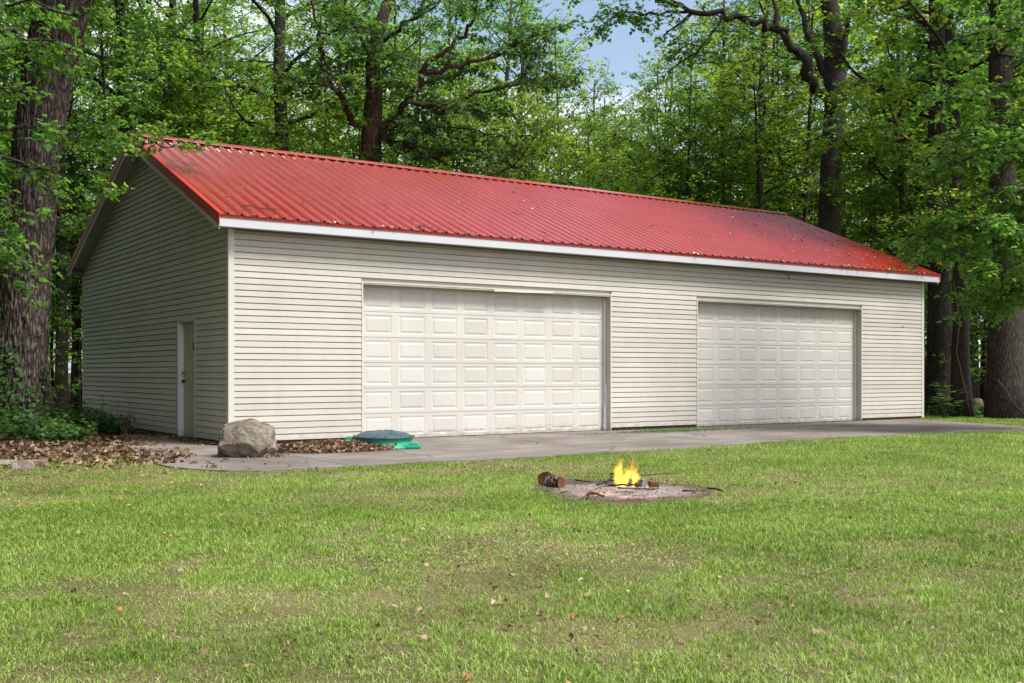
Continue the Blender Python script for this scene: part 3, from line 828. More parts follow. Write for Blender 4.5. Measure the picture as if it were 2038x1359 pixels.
def make_tree(name, seed, H, r0, lo, RC, nl, leaf, lmat, bmat, shape='round', twigs=9, per=17, twl=.95, fancy=False, lift=.05, lean=(0, 0), nsub=4, bare=0):
    rs = np.random.RandomState(seed)
    root = empty(name, (0, 0, 0))
    n = 14; zz = np.linspace(-.25, H, n)
    wx = np.cumsum(rs.normal(0, .055, n))*H/18; wy = np.cumsum(rs.normal(0, .055, n))*H/18
    wx -= wx[1]; wy -= wy[1]
    tp = np.c_[wx + lean[0]*zz, wy + lean[1]*zz, zz]
    rad = r0*(1 - .86*(np.clip(zz, 0, H)/H)**1.05); rad[0] *= 1.5; rad[1] *= 1.12
    mb = MB(); mb.tube(np.r_[tp[:1], [tp[0]*.5+tp[1]*.5], tp[1:]], np.r_[rad[0], rad[0]*.82, rad[1:]], 10, wob=.1, seed=seed)
    paths = []
    ga = rs.rand()*6.28
    for k in range(nl):
        u = (k+.5)/nl; z = lo + (H*.97-lo)*u**.9
        ga += 2.4 + rs.normal(0, .3)
        if shape == 'round': prof_ = math.sin(math.pi*min(1, .18+.82*u))**.7
        elif shape == 'cone': prof_ = (1-u)**.7*.9+.1
        else: prof_ = .55+.45*math.sin(math.pi*u)
        ln = RC*prof_*rs.uniform(.75, 1.15) + .5
        p = np.array([np.interp(z, zz, tp[:, c]) for c in range(3)])
        el = rs.uniform(.05, .45) + .5*u
        d = (math.cos(ga)*math.cos(el), math.sin(ga)*math.cos(el), math.sin(el))
        pth = bent(p, d, ln, 5, rs, .13, lift-.03)
        rr = np.interp(z, zz, rad)*.42
        mb.tube(pth, np.linspace(rr, .012, 6), 5, cap=False)
        paths.append((pth, ln/3.0))
        for j in range(nsub):
            v = rs.uniform(.25, .85); q = pth[int(v*5)]; a2 = ga + rs.choice([-1, 1])*rs.uniform(.5, 1.2)
            d2 = (math.cos(a2), math.sin(a2), rs.normal(.1, .18)); l2 = ln*(1-v*.5)*rs.uniform(.35, .6)
            p2 = bent(q, d2, l2, 3, rs, .14, 0); mb.tube(p2, np.linspace(rr*.4, .008, 4), 4, cap=False)
            paths.append((p2, l2/2.2))
    tw, P, D, N, S, T = foliage(rs, paths, leaf, twigs, twl, per, .22, .2)
    for t in tw[::2]: mb.tube(t, [.012, .008, .004], 3, cap=False)
    # inner leaves near the core read darker only because they are shaded
    V, F = leaf_arrays(P, D, N, S, fancy=fancy)
    mb.build('trunk', M[bmat], root, True)
    mk('crown', np_mesh('crown', V, F, False, {'tone': T}, M[lmat]), root)
    return root

PROTO = {}
def proto(key, *a, **k):
    PROTO[key] = [make_tree(*a, **k), 0]
proto('tall_a', 'tall_tree', 11, 23, .30, 5.5, 4.6, 26, .17, 'leaf_maple', 'bark', 'round', twigs=9, per=15)
proto('tall_b', 'tall_tree', 12, 25, .36, 6.5, 5.2, 28, .18, 'leaf_maple', 'bark', 'wide', twigs=9, per=15)
proto('tall_c', 'tall_tree', 13, 22, .27, 4.5, 4.2, 26, .16, 'leaf_light', 'bark', 'round', twigs=9, per=15)
proto('tall_d', 'tall_tree', 14, 24, .33, 7.0, 5.0, 26, .17, 'leaf_oak', 'bark', 'wide', twigs=9, per=15)
proto('small_a', 'understory_tree', 21, 9.5, .085, 1.6, 3.0, 24, .13, 'leaf_light', 'bark', 'wide', twigs=10, per=15, twl=.8)
proto('small_b', 'understory_tree', 22, 11.5, .10, 2.2, 3.3, 26, .135, 'leaf_maple', 'bark', 'wide', twigs=10, per=15, twl=.85)
proto('small_c', 'understory_tree', 23, 8.0, .07, 1.4, 2.6, 22, .125, 'leaf_light', 'bark', 'round', twigs=10, per=15, twl=.75)
proto('small_d', 'understory_tree', 24, 12.5, .12, 2.6, 3.4, 26, .14, 'leaf_maple', 'bark', 'round', twigs=10, per=15, twl=.85)
proto('pole', 'slim_tree', 41, 17, .12, 6.5, 2.6, 18, .15, 'leaf_light', 'bark', 'round', twigs=8, per=12)
proto('sapling', 'sapling', 31, 4.2, .03, .5, 1.3, 16, .11, 'leaf_maple', 'bark', 'wide', twigs=9, per=12, twl=.5, nsub=2)

ZONES = [(-9999, 110, 'left of the garage beside the thick trunk'), (110, 330, 'beyond the left gable corner'), (330, 640, 'behind the left end of the roof'),
         (640, 900, 'behind the roof left of centre'), (900, 1150, 'behind the middle of the roof'), (1150, 1350, 'below the blue gap in the canopy'),
         (1350, 1600, 'behind the right part of the roof'), (1600, 1850, 'past the right end of the roof'), (1850, 9999, 'in the dark wood right of the garage')]
KIND = {'tall_a': 'tall straight tree', 'tall_b': 'tall wide tree', 'tall_c': 'tall pale leaved tree', 'tall_d': 'tall blue green tree',
        'small_a': 'small bright green tree', 'small_b': 'small layered maple', 'small_c': 'low light green tree', 'small_d': 'slim small tree', 'sapling': 'thin leafy sapling', 'pole': 'slim pole like tree'}
def ok_pos(p, r=1.2):
    x, y = p[0], p[1]
    if -1.6-r < x < L+1.3+r and -6 < y < W+1.3+r: return False
    if y < -1.5 and x > -6.5: return False
    return True
def place(key, px, Z, sc=1.0, rz=0, zoff=-.1, label=None):
    p = at(px, Z)
    if not ok_pos(p, .0): return None
    pr = PROTO[key]
    o = pr[0] if pr[1] == 0 else copy_tree(pr[0]); pr[1] += 1
    o.location = (p[0], p[1], zoff); o.rotation_euler = (0, 0, rz)
    s = sc if isinstance(sc, tuple) else (sc, sc, sc); o.scale = s
    zn = next(n for a, b, n in ZONES if a <= px < b)
    if px < -40: zn = 'rooted out of view left of the gable wall'
    if px > 2090: zn = 'of the wood far right of the drive'
    dep = 'close' if Z < 36 else ('farther back' if Z < 52 else 'deep in')
    cat = 'sapling' if key == 'sapling' else 'tree'
    lb = label or f'{KIND[key]} {zn}, {dep}'
    tag(o, lb, cat, KIND[key] + 's of the wood round the garage'); PLACED.append((px, o))
    return o
PLACED = []
rf = random.Random(77)
# trunks that can be told apart in the photograph
place('tall_a', 577, 34, 1.0, 0.4, label='straight dark trunked tree rising over the ridge left of the spreading oak')
place('tall_b', 247, 34, .82, 1.3, label='slim dark trunked tree just right of the thick left trunk')
place('pole', 1512, 42, (1.8, 1.8, 1.35), 2.0, label='tall dark trunk between the blue gap and the forked tree')
place('pole', 1534, 46, (1.3, 1.3, 1.2), 2.9, label='thinner trunk standing close behind the dark trunk right of the gap')
place('tall_a', 1872, 30.5, 1.1, .9, label='dark thick trunk just off the right corner of the garage')
place('tall_c', 1912, 29, .85, 2.2, label='brown mid sized trunk second from the right corner of the garage')
place('tall_b', 2000, 28, 1.15, 4.2, label='broad brown trunk at the right edge of the view')
place('tall_a', 122, 31, .62, 5.1, label='leaning dark trunk right behind the thick left trunk')
place('tall_c', 152, 35, .62, 3.1, label='second slender dark trunk by the left gable corner')
place('tall_a', 405, 37, .85, 5.9); place('tall_c', 940, 41, .62, 1.1); place('tall_b', 1010, 52, .8, 1.4)
# random wood
for ring, (z0, z1, npx, keys) in enumerate([
        (31, 37, 22, ['small_a', 'small_b', 'small_c', 'small_d']),
        (38, 46, 22, ['small_c', 'tall_c', 'small_d', 'pole', 'small_a']),
        (47, 58, 40, ['tall_a', 'small_a', 'tall_c', 'tall_b', 'small_c']),
        (60, 82, 42, ['tall_b', 'tall_c', 'tall_a', 'small_a', 'tall_c'])]):
    for k in range(npx):
        px = -500 + 3000*(k+rf.random())/npx; Z = rf.uniform(z0, z1); key = keys[rf.randrange(len(keys))]
        sc = rf.uniform(.85, 1.12)
        if (1540 < px < 1780 and Z < 38) or (1560 < px < 1740 and Z < 41) or (1400 < px < 1620 and Z < 42.5): continue
        if 1110 < px < 1400:                            # the gap with blue sky
            key = ['small_a', 'small_c', 'small_b'][rf.randrange(3)] if Z < 55 else 'tall_c'
            sc = rf.uniform(.75, .95) * (1 if Z < 55 else .62)
        H_ = {'tall_a': 23, 'tall_b': 25, 'tall_c': 22, 'tall_d': 24}.get(key, 17 if key == 'pole' else 10)
        if 650 < px < 1500: sc = min(sc, .385*Z/H_)
        if 850 < px < 1600: sc = min(sc, (5.2 + .62*(Z-27))/H_)
        place(key, px, Z, sc, rf.random()*6.28)
for px, Z, key, sc in [(1160, 34, 'small_b', .8), (1215, 36, 'small_a', .8), (1275, 37, 'small_c', .95), (1330, 39, 'small_a', .9), (1190, 44, 'small_d', .75), (1250, 47, 'small_b', .8), (1310, 46, 'small_d', .8),
                       (1110, 38, 'small_a', 1.0), (1060, 36, 'small_c', 1.1), (1380, 40, 'small_b', .95), (1430, 41, 'small_d', .95), (960, 36, 'small_a', 1.0), (850, 36, 'small_c', 1.0), (470, 34, 'small_a', 1.0), (1480, 44, 'small_a', 1.1), (1580, 45, 'small_c', 1.2), (1560, 50, 'small_a', 1.3), (1740, 41, 'small_a', 1.1), (1640, 43, 'small_c', 1.2), (360, 33, 'small_c', 1.1), (650, 35, 'small_b', .9)]:
    place(key, px, Z, sc, rf.random()*6.28)
for px, Z, key, sc in [(1165, 50, 'tall_c', .60), (1205, 54, 'tall_c', .64), (1245, 52, 'tall_c', .55), (1290, 56, 'tall_c', .62), (1335, 51, 'tall_c', .60), (1290, 64, 'tall_c', .80), (1182, 58, 'tall_b', .68), (1215, 55, 'tall_a', .66), (1330, 60, 'tall_b', .72), (1255, 60, 'tall_b', .62), (1225, 66, 'tall_c', .78), (1225, 46, 'small_b', 1.0), (1280, 44, 'small_d', .85), (1180, 41, 'small_a', 1.05), (1310, 42, 'small_c', 1.2),
                       (1850, 45, 'small_b', 1.2), (1890, 52, 'small_a', 1.3), (1930, 44, 'small_b', 1.1), (1975, 50, 'small_d', 1.1), (2020, 42, 'small_a', 1.2), (1835, 58, 'tall_c', .8), (1900, 62, 'tall_b', .8), (1960, 60, 'tall_c', .9), (2040, 56, 'tall_b', .8)]:
    place(key, px, Z, sc, rf.random()*6.28)
for k in range(34):                                     # slim trunks standing between the big ones
    px = 150 + 1750*(k+rf.random())/34; Z = rf.uniform(32, 56)
    if 1150 < px < 1340 or (1560 < px < 1720 and Z < 45): continue
    sc = rf.uniform(.7, 1.1)
    if 850 < px < 1600: sc = min(sc, (6.5+.62*(Z-27))/17)
    place('pole', px, Z, (sc*rf.uniform(.8, 1.2), sc, sc), rf.random()*6.28)
# flanks: unseen trees added left of the garage to shade the gable; more wood right
for (x, y, key, sc) in [(-9, 4, 'small_b', .8), (-12, -1, 'tall_b', .9), (-8.5, 9, 'tall_a', .9), (-13, 6, 'tall_d', .95), (-16, -6, 'tall_a', 1), (-11, 13, 'small_d', 1), (-5, 15, 'small_a', .9),
                        (-7, 20, 'tall_b', .8), (-14, 16, 'tall_b', .9), (-1.5, 17, 'small_b', .9), (-18, 2, 'tall_d', 1), (-10.5, 1.5, 'tall_d', .9), (-20, -11, 'tall_b', 1), (-6.8, 1.2, 'tall_d', .95), (-7.6, -3.5, 'tall_b', .9), (-8.6, -.6, 'small_b', .9), (-9.5, -5, 'small_d', .9), (-7.5, 6.0, 'small_d', .8), (-12, -8, 'tall_d', 1), (-5.6, 9.2, 'small_d', .9), (-6.8, 3.2, 'small_b', 1.0), (-9.5, -8, 'tall_a', .9), (-10, 6.5, 'small_b', 1), (-11, 3, 'small_d', 1.1), (-10.5, -1.5, 'small_b', 1.1), (-13, -4, 'small_d', 1.1), (-12, 10, 'small_b', 1.1), (-8, 12.5, 'small_d', 1), (-13, -11, 'small_b', 1.1), (-15, 1, 'small_b', 1.2), (-11.5, -11, 'small_a', 1.0), (-9, -9, 'tall_d', 1), (-9.4, 2.4, 'tall_d', 1), (-8, 8, 'tall_d', .9), (-10.5, -4, 'tall_d', 1), (-7.4, -1.4, 'small_b', .95), (-7.2, 1.6, 'small_d', .95), (-6.8, 4.8, 'small_b', .95), (-6.4, 7.6, 'small_d', .9), (-6.0, 10.6, 'small_b', .95), (-8.8, 3.2, 'small_d', 1.1), (-8.6, 6.4, 'small_d', 1.1), (-9, .2, 'small_d', 1.1)]:
    d = np.array([x, y]) - np.array(CAM[:2]); Z = d @ FW; X = d @ RT
    if Z < 3: continue
    place(key, 1019 + FPX*X/Z, Z, sc, rf.random()*6.28)
for (x, y, key, sc) in [(23.5, 4, 'small_b', .8), (24.5, 9, 'pole', 1.0), (31, 6, 'tall_a', 1), (35, 2, 'tall_b', 1), (22, 14, 'small_d', 1)]:
    d = np.array([x, y]) - np.array(CAM[:2]); Z = d @ FW; X = d @ RT
    place(key, 1019 + FPX*X/Z, Z, sc, rf.random()*6.28)
for (px, Z, sc) in [(160, 31, .7), (60, 27, .8), (1858, 31, .8), (1960, 30, .9), (2060, 27, 1.0), (20, 24, .7), (1925, 36, 1.1), (2010, 38, 1.2)]:
    place('sapling', px, Z, sc, rf.random()*6.28)
for k_, pr in PROTO.items():
    if pr[1] == 0: place(k_, 500, 90, 1, 0)

# trees of the same look in the same place are told apart from left to right
ORD = ['leftmost', 'second from left', 'third from left', 'fourth from left', 'fifth from left', 'sixth from left', 'seventh from left', 'eighth from left', 'ninth from left']
by = {}
for px, o in PLACED:
    if -40 < px < 2090: by.setdefault(o['label'], []).append((px, o))
for lb, ls in by.items():
    if len(ls) > 1:
        ls.sort(key=lambda t: t[0])
        for i, (px, o) in enumerate(ls): o['label'] = lb + ', ' + (ORD[min(i, 8)] if i < len(ls)-1 or i == 0 else 'rightmost')
# the far wood beyond the last separate trees reads as one mass
def far_wood():
    rs = np.random.RandomState(5); n = 90000
    a = rs.uniform(-1.25, 1.25, n); r = rs.uniform(92, 122, n)
    top = 17 + 7*vnoise(np.c_[a*9, a*0], 1, 3, 3) - 9*np.exp(-((a-.10)/.06)**2)
    z = rs.rand(n)**.8*top
    cl = vnoise(np.c_[a*40, r*.12, z*.35], 1, 12, 3); keep = cl > .40
    a, r, z = a[keep], r[keep], z[keep]; n = len(a)
    P = np.c_[CAM[0] + r*np.sin(YAW+a), CAM[1] + r*np.cos(YAW+a), z]
    V, F = leaf_arrays(P, rand_unit(rs, n), np.array([0, -.3, .8]) + rand_unit(rs, n)*.8, rs.uniform(.35, .75, n), width=.4)
    T = np.clip(rs.normal(.55, .16, n), 0, .95)
    tag(mk('distant_wood', np_mesh('distant_wood', V, F, False, {'tone': T}, M['leaf_light'])), 'mass of far off foliage closing the view behind the wood', 'woodland', kind='stuff')
far_wood()

# ---- trees built to the limbs the photograph shows
def custom_tree(name, label, base, trunk, limbs, leafmat, barkmat, leaf, twigs, per, twl, seed, fancy=False, sides=14, tone=0, res=None, extra_crown=None):
    """trunk: list of (px,py,Z,radius); limbs: list of lists of (px,py,Z) with start radius"""
    rs = np.random.RandomState(seed)
    root = empty(name, tuple(base)); off = np.array(base)
    mb = MB(); tp = np.array([at(a, Z, b) if not hasattr(b, '__len__') else b for a, b, Z, r_ in trunk]) - off
    mb.tube(tp, [t[3] for t in trunk], sides, wob=.06, seed=seed)
    paths = []
    for r0_, leafy, lm in limbs:
        pts = np.array([at(a, Z, b) for a, b, Z in lm]) - off
        # smooth the polyline and add small wander
        s = np.linspace(0, 1, len(pts)); q = np.linspace(0, 1, len(pts)*3)
        sm = np.c_[[np.interp(q, s, pts[:, c]) for c in range(3)]].T
        ln = np.linalg.norm(pts[-1]-pts[0]); sm[1:-1] += rs.normal(0, .012*ln, (len(sm)-2, 3))
        mb.tube(sm, np.linspace(r0_, max(.012, r0_*.22), len(sm)), 8, cap=False, wob=.1, seed=seed)
        if leafy:
            paths.append((sm, ln/3.0*leafy))
            for j in range(int(4*leafy*max(1, ln/3))):
                v = rs.uniform(.2, .95); p = sm[int(v*(len(sm)-1))]; d = rand_unit(rs, 1)[0]*[1, 1, .3]
                l2 = rs.uniform(.6, 1.6)*min(1, ln/3); p2 = bent(p, d, l2, 3, rs, .12, .02)
                mb.tube(p2, np.linspace(max(.012, r0_*.2), .006, 4), 5, cap=False); paths.append((p2, l2/1.6*leafy))
    tw, P, D, N, S, T = foliage(rs, paths, leaf, twigs, twl, per, .22, .15)
    for t in tw: mb.tube(t, [.009, .006, .003], 3, cap=False)
    V, F = leaf_arrays(P, D, N, S, fancy=fancy); T = np.clip(T + tone, 0, 1)
    mb.build('trunk', M[barkmat], root, True)
    mk('crown', np_mesh('crown', V, F, False, {'tone': T}, M[leafmat]), root)
    return tag(root, label, 'tree')

# spreading dark oak behind the ridge
bz = at(737, 32)
custom_tree('oak_tree', 'dark spreading oak with reddish low limbs right behind the roof ridge', (bz[0], bz[1], -.1),
    [(737, 760, 32, .42), (737, 560, 32, .33), (738, 320, 32, .31), (740, 240, 32, .30), (745, 190, 32, .26), (742, 130, 32, .22), (752, 60, 32, .19), (775, 0, 32, .16), (790, -110, 32, .1)],
    [(.12, 1, [(742, 262, 32), (700, 235, 31.5), (678, 200, 31.2), (655, 160, 31), (638, 120, 30.8), (632, 60, 30.5), (620, 0, 30.3)]),
     (.13, 1, [(745, 265, 32), (785, 240, 31.6), (812, 195, 31.3), (835, 150, 31), (862, 105, 30.8), (920, 75, 30.6), (940, 40, 30.5), (952, 0, 30.3)]),
     (.13, 1, [(750, 262, 32), (790, 280, 31.6), (840, 303, 31.2), (900, 308, 31), (945, 300, 31), (1000, 322, 31), (1040, 330, 31)]),
     (.08, 1, [(835, 150, 31), (900, 135, 31), (980, 110, 31), (1060, 75, 31), (1150, 40, 31)]),
     (.08, 1, [(812, 200, 31), (880, 215, 31), (950, 185, 31), (1030, 165, 31.5), (1120, 155, 32)]),
     (.07, 1, [(745, 130, 32), (720, 80, 31.5), (690, 30, 31), (670, -40, 31)]),
     (.07, 1, [(752, 90, 32), (800, 50, 31.5), (860, 15, 31), (900, -30, 31)]),
     (.05, .8, [(840, 303, 31), (890, 330, 30.8), (960, 340, 30.8)]),
     (.05, .8, [(655, 170, 31), (610, 165, 30.8), (560, 150, 30.6)]),
     (.05, .8, [(742, 250, 32), (800, 250, 31.6), (870, 245, 31.5), (940, 260, 31.5), (1010, 275, 31.5)]),
     (.05, .8, [(742, 180, 32), (770, 130, 31.6), (810, 100, 31.5), (850, 60, 31.5)])],
    'leaf_oak', 'bark_red', .145, 16, 26, 1.0, 101)
# forked tree past the right end of the roof
bz = at(1655, 37)
custom_tree('forked_tree', 'big forked tree with one limb arching left, past the right end of the roof', (bz[0], bz[1], -.1),
    [(1650, 800, 37, .55), (1650, 640, 37, .44), (1650, 460, 37, .38), (1655, 300, 37, .35), (1663, 200, 37, .36), (1662, 150, 37, .36), (1658, 60, 37, .33), (1650, 0, 37, .29), (1640, -160, 37, .2)],
    [(.20, .35, [(1652, 205, 37), (1615, 160, 36.5), (1592, 115, 36.2), (1568, 75, 36), (1545, 55, 35.8), (1500, 44, 35.6), (1440, 32, 35.4), (1380, 22, 35.2), (1330, 5, 35), (1290, -20, 35)]),
     (.05, 1.3, [(1380, 22, 35.2), (1320, 28, 35), (1260, 20, 35), (1215, 40, 35), (1190, 60, 35)]),
     (.05, 1.3, [(1360, 10, 35.2), (1300, -20, 35), (1240, -30, 35), (1190, -10, 35)]),
     (.05, 1.2, [(1440, 32, 35.2), (1400, 90, 35), (1360, 120, 35), (1330, 140, 35)]),
     (.12, .8, [(1545, 55, 35.8), (1545, 20, 35.8), (1530, -30, 35.8)]),
     (.17, .3, [(1648, 170, 37), (1625, 110, 37), (1600, 50, 37), (1585, -10, 37), (1580, -60, 37)]),
     (.14, .8, [(1668, 170, 37), (1680, 100, 36.6), (1685, 40, 36.4), (1712, 0, 36.2), (1740, -40, 36)]),
     (.07, .8, [(1380, 22, 35.2), (1350, 50, 35), (1320, 70, 35)]),
     
     (.05, 1, [(1658, 280, 37), (1700, 260, 36), (1750, 270, 35.5), (1800, 250, 35)])],
    'leaf_maple', 'bark', .15, 12, 18, .9, 102)

# thick oak at the left edge, ribbed bark modelled
def big_trunk():
    Z = 21.0; b = at(45, Z); root = empty('thick_oak_tree', (b[0], b[1], -.12))
    rings, sides = 260, 150
    key = [(42, 868, .56), (42, 800, .50), (44, 700, .455), (49, 600, .44), (60, 450, .43), (72, 300, .43), (88, 200, .44), (100, 120, .47), (118, 50, .48), (130, 0, .46), (150, -120, .42), (175, -330, .34)]
    K = np.array([np.r_[at(a, Z, c) - [b[0], b[1], -.12], r] for a, c, r in key]); K[0, 2] = -.1
    s = np.linspace(0, 1, rings); z = K[0, 2] + s*(K[-1, 2]-K[0, 2])
    cxs, cys, rr = (np.interp(z, K[:, 2], K[:, c]) for c in (0, 1, 3))
    th = np.linspace(0, 2*np.pi, sides+1)[:-1]; ZZ, TT = np.meshgrid(z, th, indexing='ij')
    cxs, cys, rr = (np.repeat(q[:, None], sides, 1) for q in (cxs, cys, rr))
    # furrows: ridged noise stretched upward
    q = np.c_[(np.cos(TT)*3.2).ravel(), (np.sin(TT)*3.2).ravel(), (ZZ*1.25).ravel()]
    wv = vnoise(q*1.0, 2.6, 3, 3); rd = 1 - np.abs(2*vnoise(np.c_[q[:, 0]+wv*.5, q[:, 1]+wv*.5, q[:, 2]], 3.0, 7, 2) - 1)
    d = (rd.reshape(rings, sides) - .75)*.12 + (vnoise(q, 1.2, 31, 3).reshape(rings, sides)-.5)*.07
    flare = np.exp(-ZZ/.5)*(.10*np.cos(TT*5+1))
    Rr = rr + d + flare
    V = np.c_[(cxs + Rr*np.cos(TT)).ravel(), (cys + Rr*np.sin(TT)).ravel(), ZZ.ravel()]
    i = np.arange(rings*sides).reshape(rings, sides); j = np.roll(i, -1, 1)
    F = np.stack([i[:-1], j[:-1], j[1:], i[1:]], -1).reshape(-1, 4)
    mk('trunk', np_mesh('trunk', V, F, True, mat=M['bark_oak']), root)
    off = np.array([b[0], b[1], -.12])
    t = MB(); pts = [at(112, Z, 55)-off, at(104, Z-.35, 35)-off, at(98, Z-.5, 22)-off, at(96, Z-.52, 12)-off]
    t.tube(pts, [.30, .24, .20, .13], 16, wob=.08); t.build('limb_stub', M['bark_oak'], root, True)
    # crown far overhead
    rs = np.random.RandomState(9); mb = MB(); paths = []
    for k in range(22):
        a = k*2.4; p = np.array([np.interp(h, K[:, 2], K[:, c]) for c in (0, 1) for h in [9+k*.22]] + [9+k*.22])
        d_ = (math.cos(a), math.sin(a), .35); pth = bent(p, d_, 5.5+rs.rand()*2.5, 6, rs, .12, .02)
        mb.tube(pth, np.linspace(.14, .02, 7), 6, cap=False); paths.append((pth, 2.0))
        for j in range(4):
            qd = pth[rs.randint(2, 6)]; pth2 = bent(qd, rand_unit(rs, 1)[0]*[1, 1, .4], 1.8, 3, rs); paths.append((pth2, 1)); mb.tube(pth2, [.04, .03, .02, .01], 4, cap=False)
    tw, P, D, N, S, T = foliage(rs, paths, .15, 14, 1.0, 20)
    V, F = leaf_arrays(P, D, N, S); mb.build('limbs', M['bark'], root, True)
    mk('crown', np_mesh('crown', V, F, False, {'tone': T}, M['leaf_oak']), root)
    tag(root, 'thick old trunk with deeply furrowed bark and a cut limb stub at the left edge', 'tree')
big_trunk()

# near maples whose low boughs hang into the frame
b = at(-330, 15.5)
custom_tree('maple_tree', 'maple outside the left edge whose boughs reach in to the roof peak', (b[0], b[1], -.1),
    [(-330, 905, 15.5, .22), (-330, 740, 15.5, .18), (-320, 500, 15.5, .16), (-310, 200, 15.5, .14), (-300, -100, 15.5, .12), (-290, -500, 15.5, .06)],
    [(.05, .7, [(-310, 200, 15.5), (-120, 240, 15.5), (20, 262, 16), (120, 262, 16.6), (200, 268, 17.3), (260, 278, 18.2), (300, 284, 19), (345, 292, 19.6)]),
     (.05, 1.1, [(-310, 300, 15.5), (-160, 340, 15), (-50, 370, 14.8), (10, 400, 14.6), (45, 425, 14.5)]),
     (.05, 1.1, [(-310, 330, 15.5), (-180, 390, 15), (-60, 430, 14.8), (0, 460, 14.6), (40, 500, 14.6)]),
     (.04, 1.0, [(-310, 260, 15.5), (-130, 300, 15.2), (20, 320, 15.2), (80, 335, 15.4), (110, 345, 15.5)]),
     (.04, .9, [(-310, 60, 15.5), (-140, 60, 15.2), (20, 70, 15.2), (110, 80, 15.4), (140, 100, 15.4)]),
     (.04, .9, [(-310, 120, 15.5), (-140, 140, 15.2), (0, 170, 15.2), (80, 190, 15.4)]),
     (.04, .9, [(-300, -30, 15.5), (-140, -20, 15.2), (20, 5, 15.2), (130, 20, 15.4), (190, 30, 15.6)]),
     (.04, .6, [(-310, 400, 15.5), (-160, 450, 15.2), (-50, 490, 15.2)])],
    'leaf_maple', 'bark', .092, 15, 26, .70, 103, fancy=True, tone=.05)
b = at(2330, 22)
custom_tree('maple_tree', 'maple outside the right edge whose fresh green boughs reach in', (b[0], b[1], -.1),
    [(2330, 860, 22, .26), (2330, 740, 22, .22), (2325, 500, 22, .2), (2315, 200, 22, .18), (2300, -100, 22, .15), (2290, -400, 22, .08)],
    [(.07, 1.1, [(2315, 260, 22), (2180, 280, 21.5), (2060, 290, 21), (1960, 305, 21), (1900, 315, 21), (1860, 335, 21)]),
     (.06, 1.1, [(2315, 330, 22), (2180, 350, 21.5), (2060, 365, 21), (1980, 380, 21), (1920, 405, 21), (1895, 430, 21)]),
     (.06, 1.0, [(2315, 420, 22), (2180, 440, 21.5), (2080, 455, 21), (2000, 470, 21), (1950, 480, 21)]),
     (.05, 1.0, [(2315, 500, 22), (2200, 520, 21.5), (2090, 545, 21), (2010, 570, 21)]),
     (.05, 1.2, [(2315, 470, 22), (2180, 470, 21.8), (2050, 440, 21.5), (1960, 430, 21.5), (1895, 470, 21.4), (1868, 500, 21.4)]),
     (.05, 1.2, [(2315, 560, 22), (2180, 570, 21.6), (2080, 580, 21.3), (2000, 590, 21.2), (1960, 600, 21.2)]),
     (.05, 1.1, [(2315, 230, 22), (2180, 220, 21.6), (2080, 235, 21.3), (1990, 250, 21.2), (1940, 270, 21.2)]),
     (.05, 1.0, [(2315, 160, 22), (2180, 150, 21.5), (2080, 160, 21.2), (1990, 180, 21), (1930, 190, 21), (1880, 190, 21)]),
     (.05, .9, [(2315, 60, 22), (2180, 40, 21.5), (2080, 40, 21.2), (1990, 60, 21), (1900, 80, 21)]),
     (.05, .9, [(2300, -30, 22), (2180, -30, 21.5), (2080, -20, 21.2), (1960, -10, 21), (1860, 10, 21)])],
    'leaf_maple', 'bark', .105, 16, 26, .85, 104, fancy=True, tone=.08)
b = at(1780, 33)
custom_tree('maple_tree', 'bright green young maple hanging between the forked trunk and the corner of the garage', (b[0], b[1], -.1),
    [(1800, 800, 34, .12), (1800, 600, 34, .1), (1795, 400, 34, .085), (1790, 200, 34, .07), (1785, 30, 34, .04)],
    [(.04, 1.2, [(1797, 380, 34), (1750, 340, 33.5), (1710, 295, 33), (1660, 275, 33), (1610, 280, 33)]),
     (.04, 1.2, [(1797, 420, 34), (1760, 415, 33.5), (1730, 420, 33)]),
     (.04, 1.2, [(1795, 320, 34), (1840, 290, 33.5), (1890, 250, 33)]),
     (.04, 1.2, [(1792, 260, 34), (1760, 220, 33.5), (1735, 190, 33)]),
     (.04, 1.2, [(1792, 220, 34), (1840, 170, 33.5), (1890, 130, 33)]),
     (.04, 1.2, [(1790, 160, 34), (1770, 100, 33.5), (1750, 50, 33)]),
     (.04, 1.2, [(1797, 450, 34), (1830, 440, 33.5), (1860, 400, 33)])],
    'leaf_light', 'bark', .13, 14, 18, .7, 105, tone=.02)

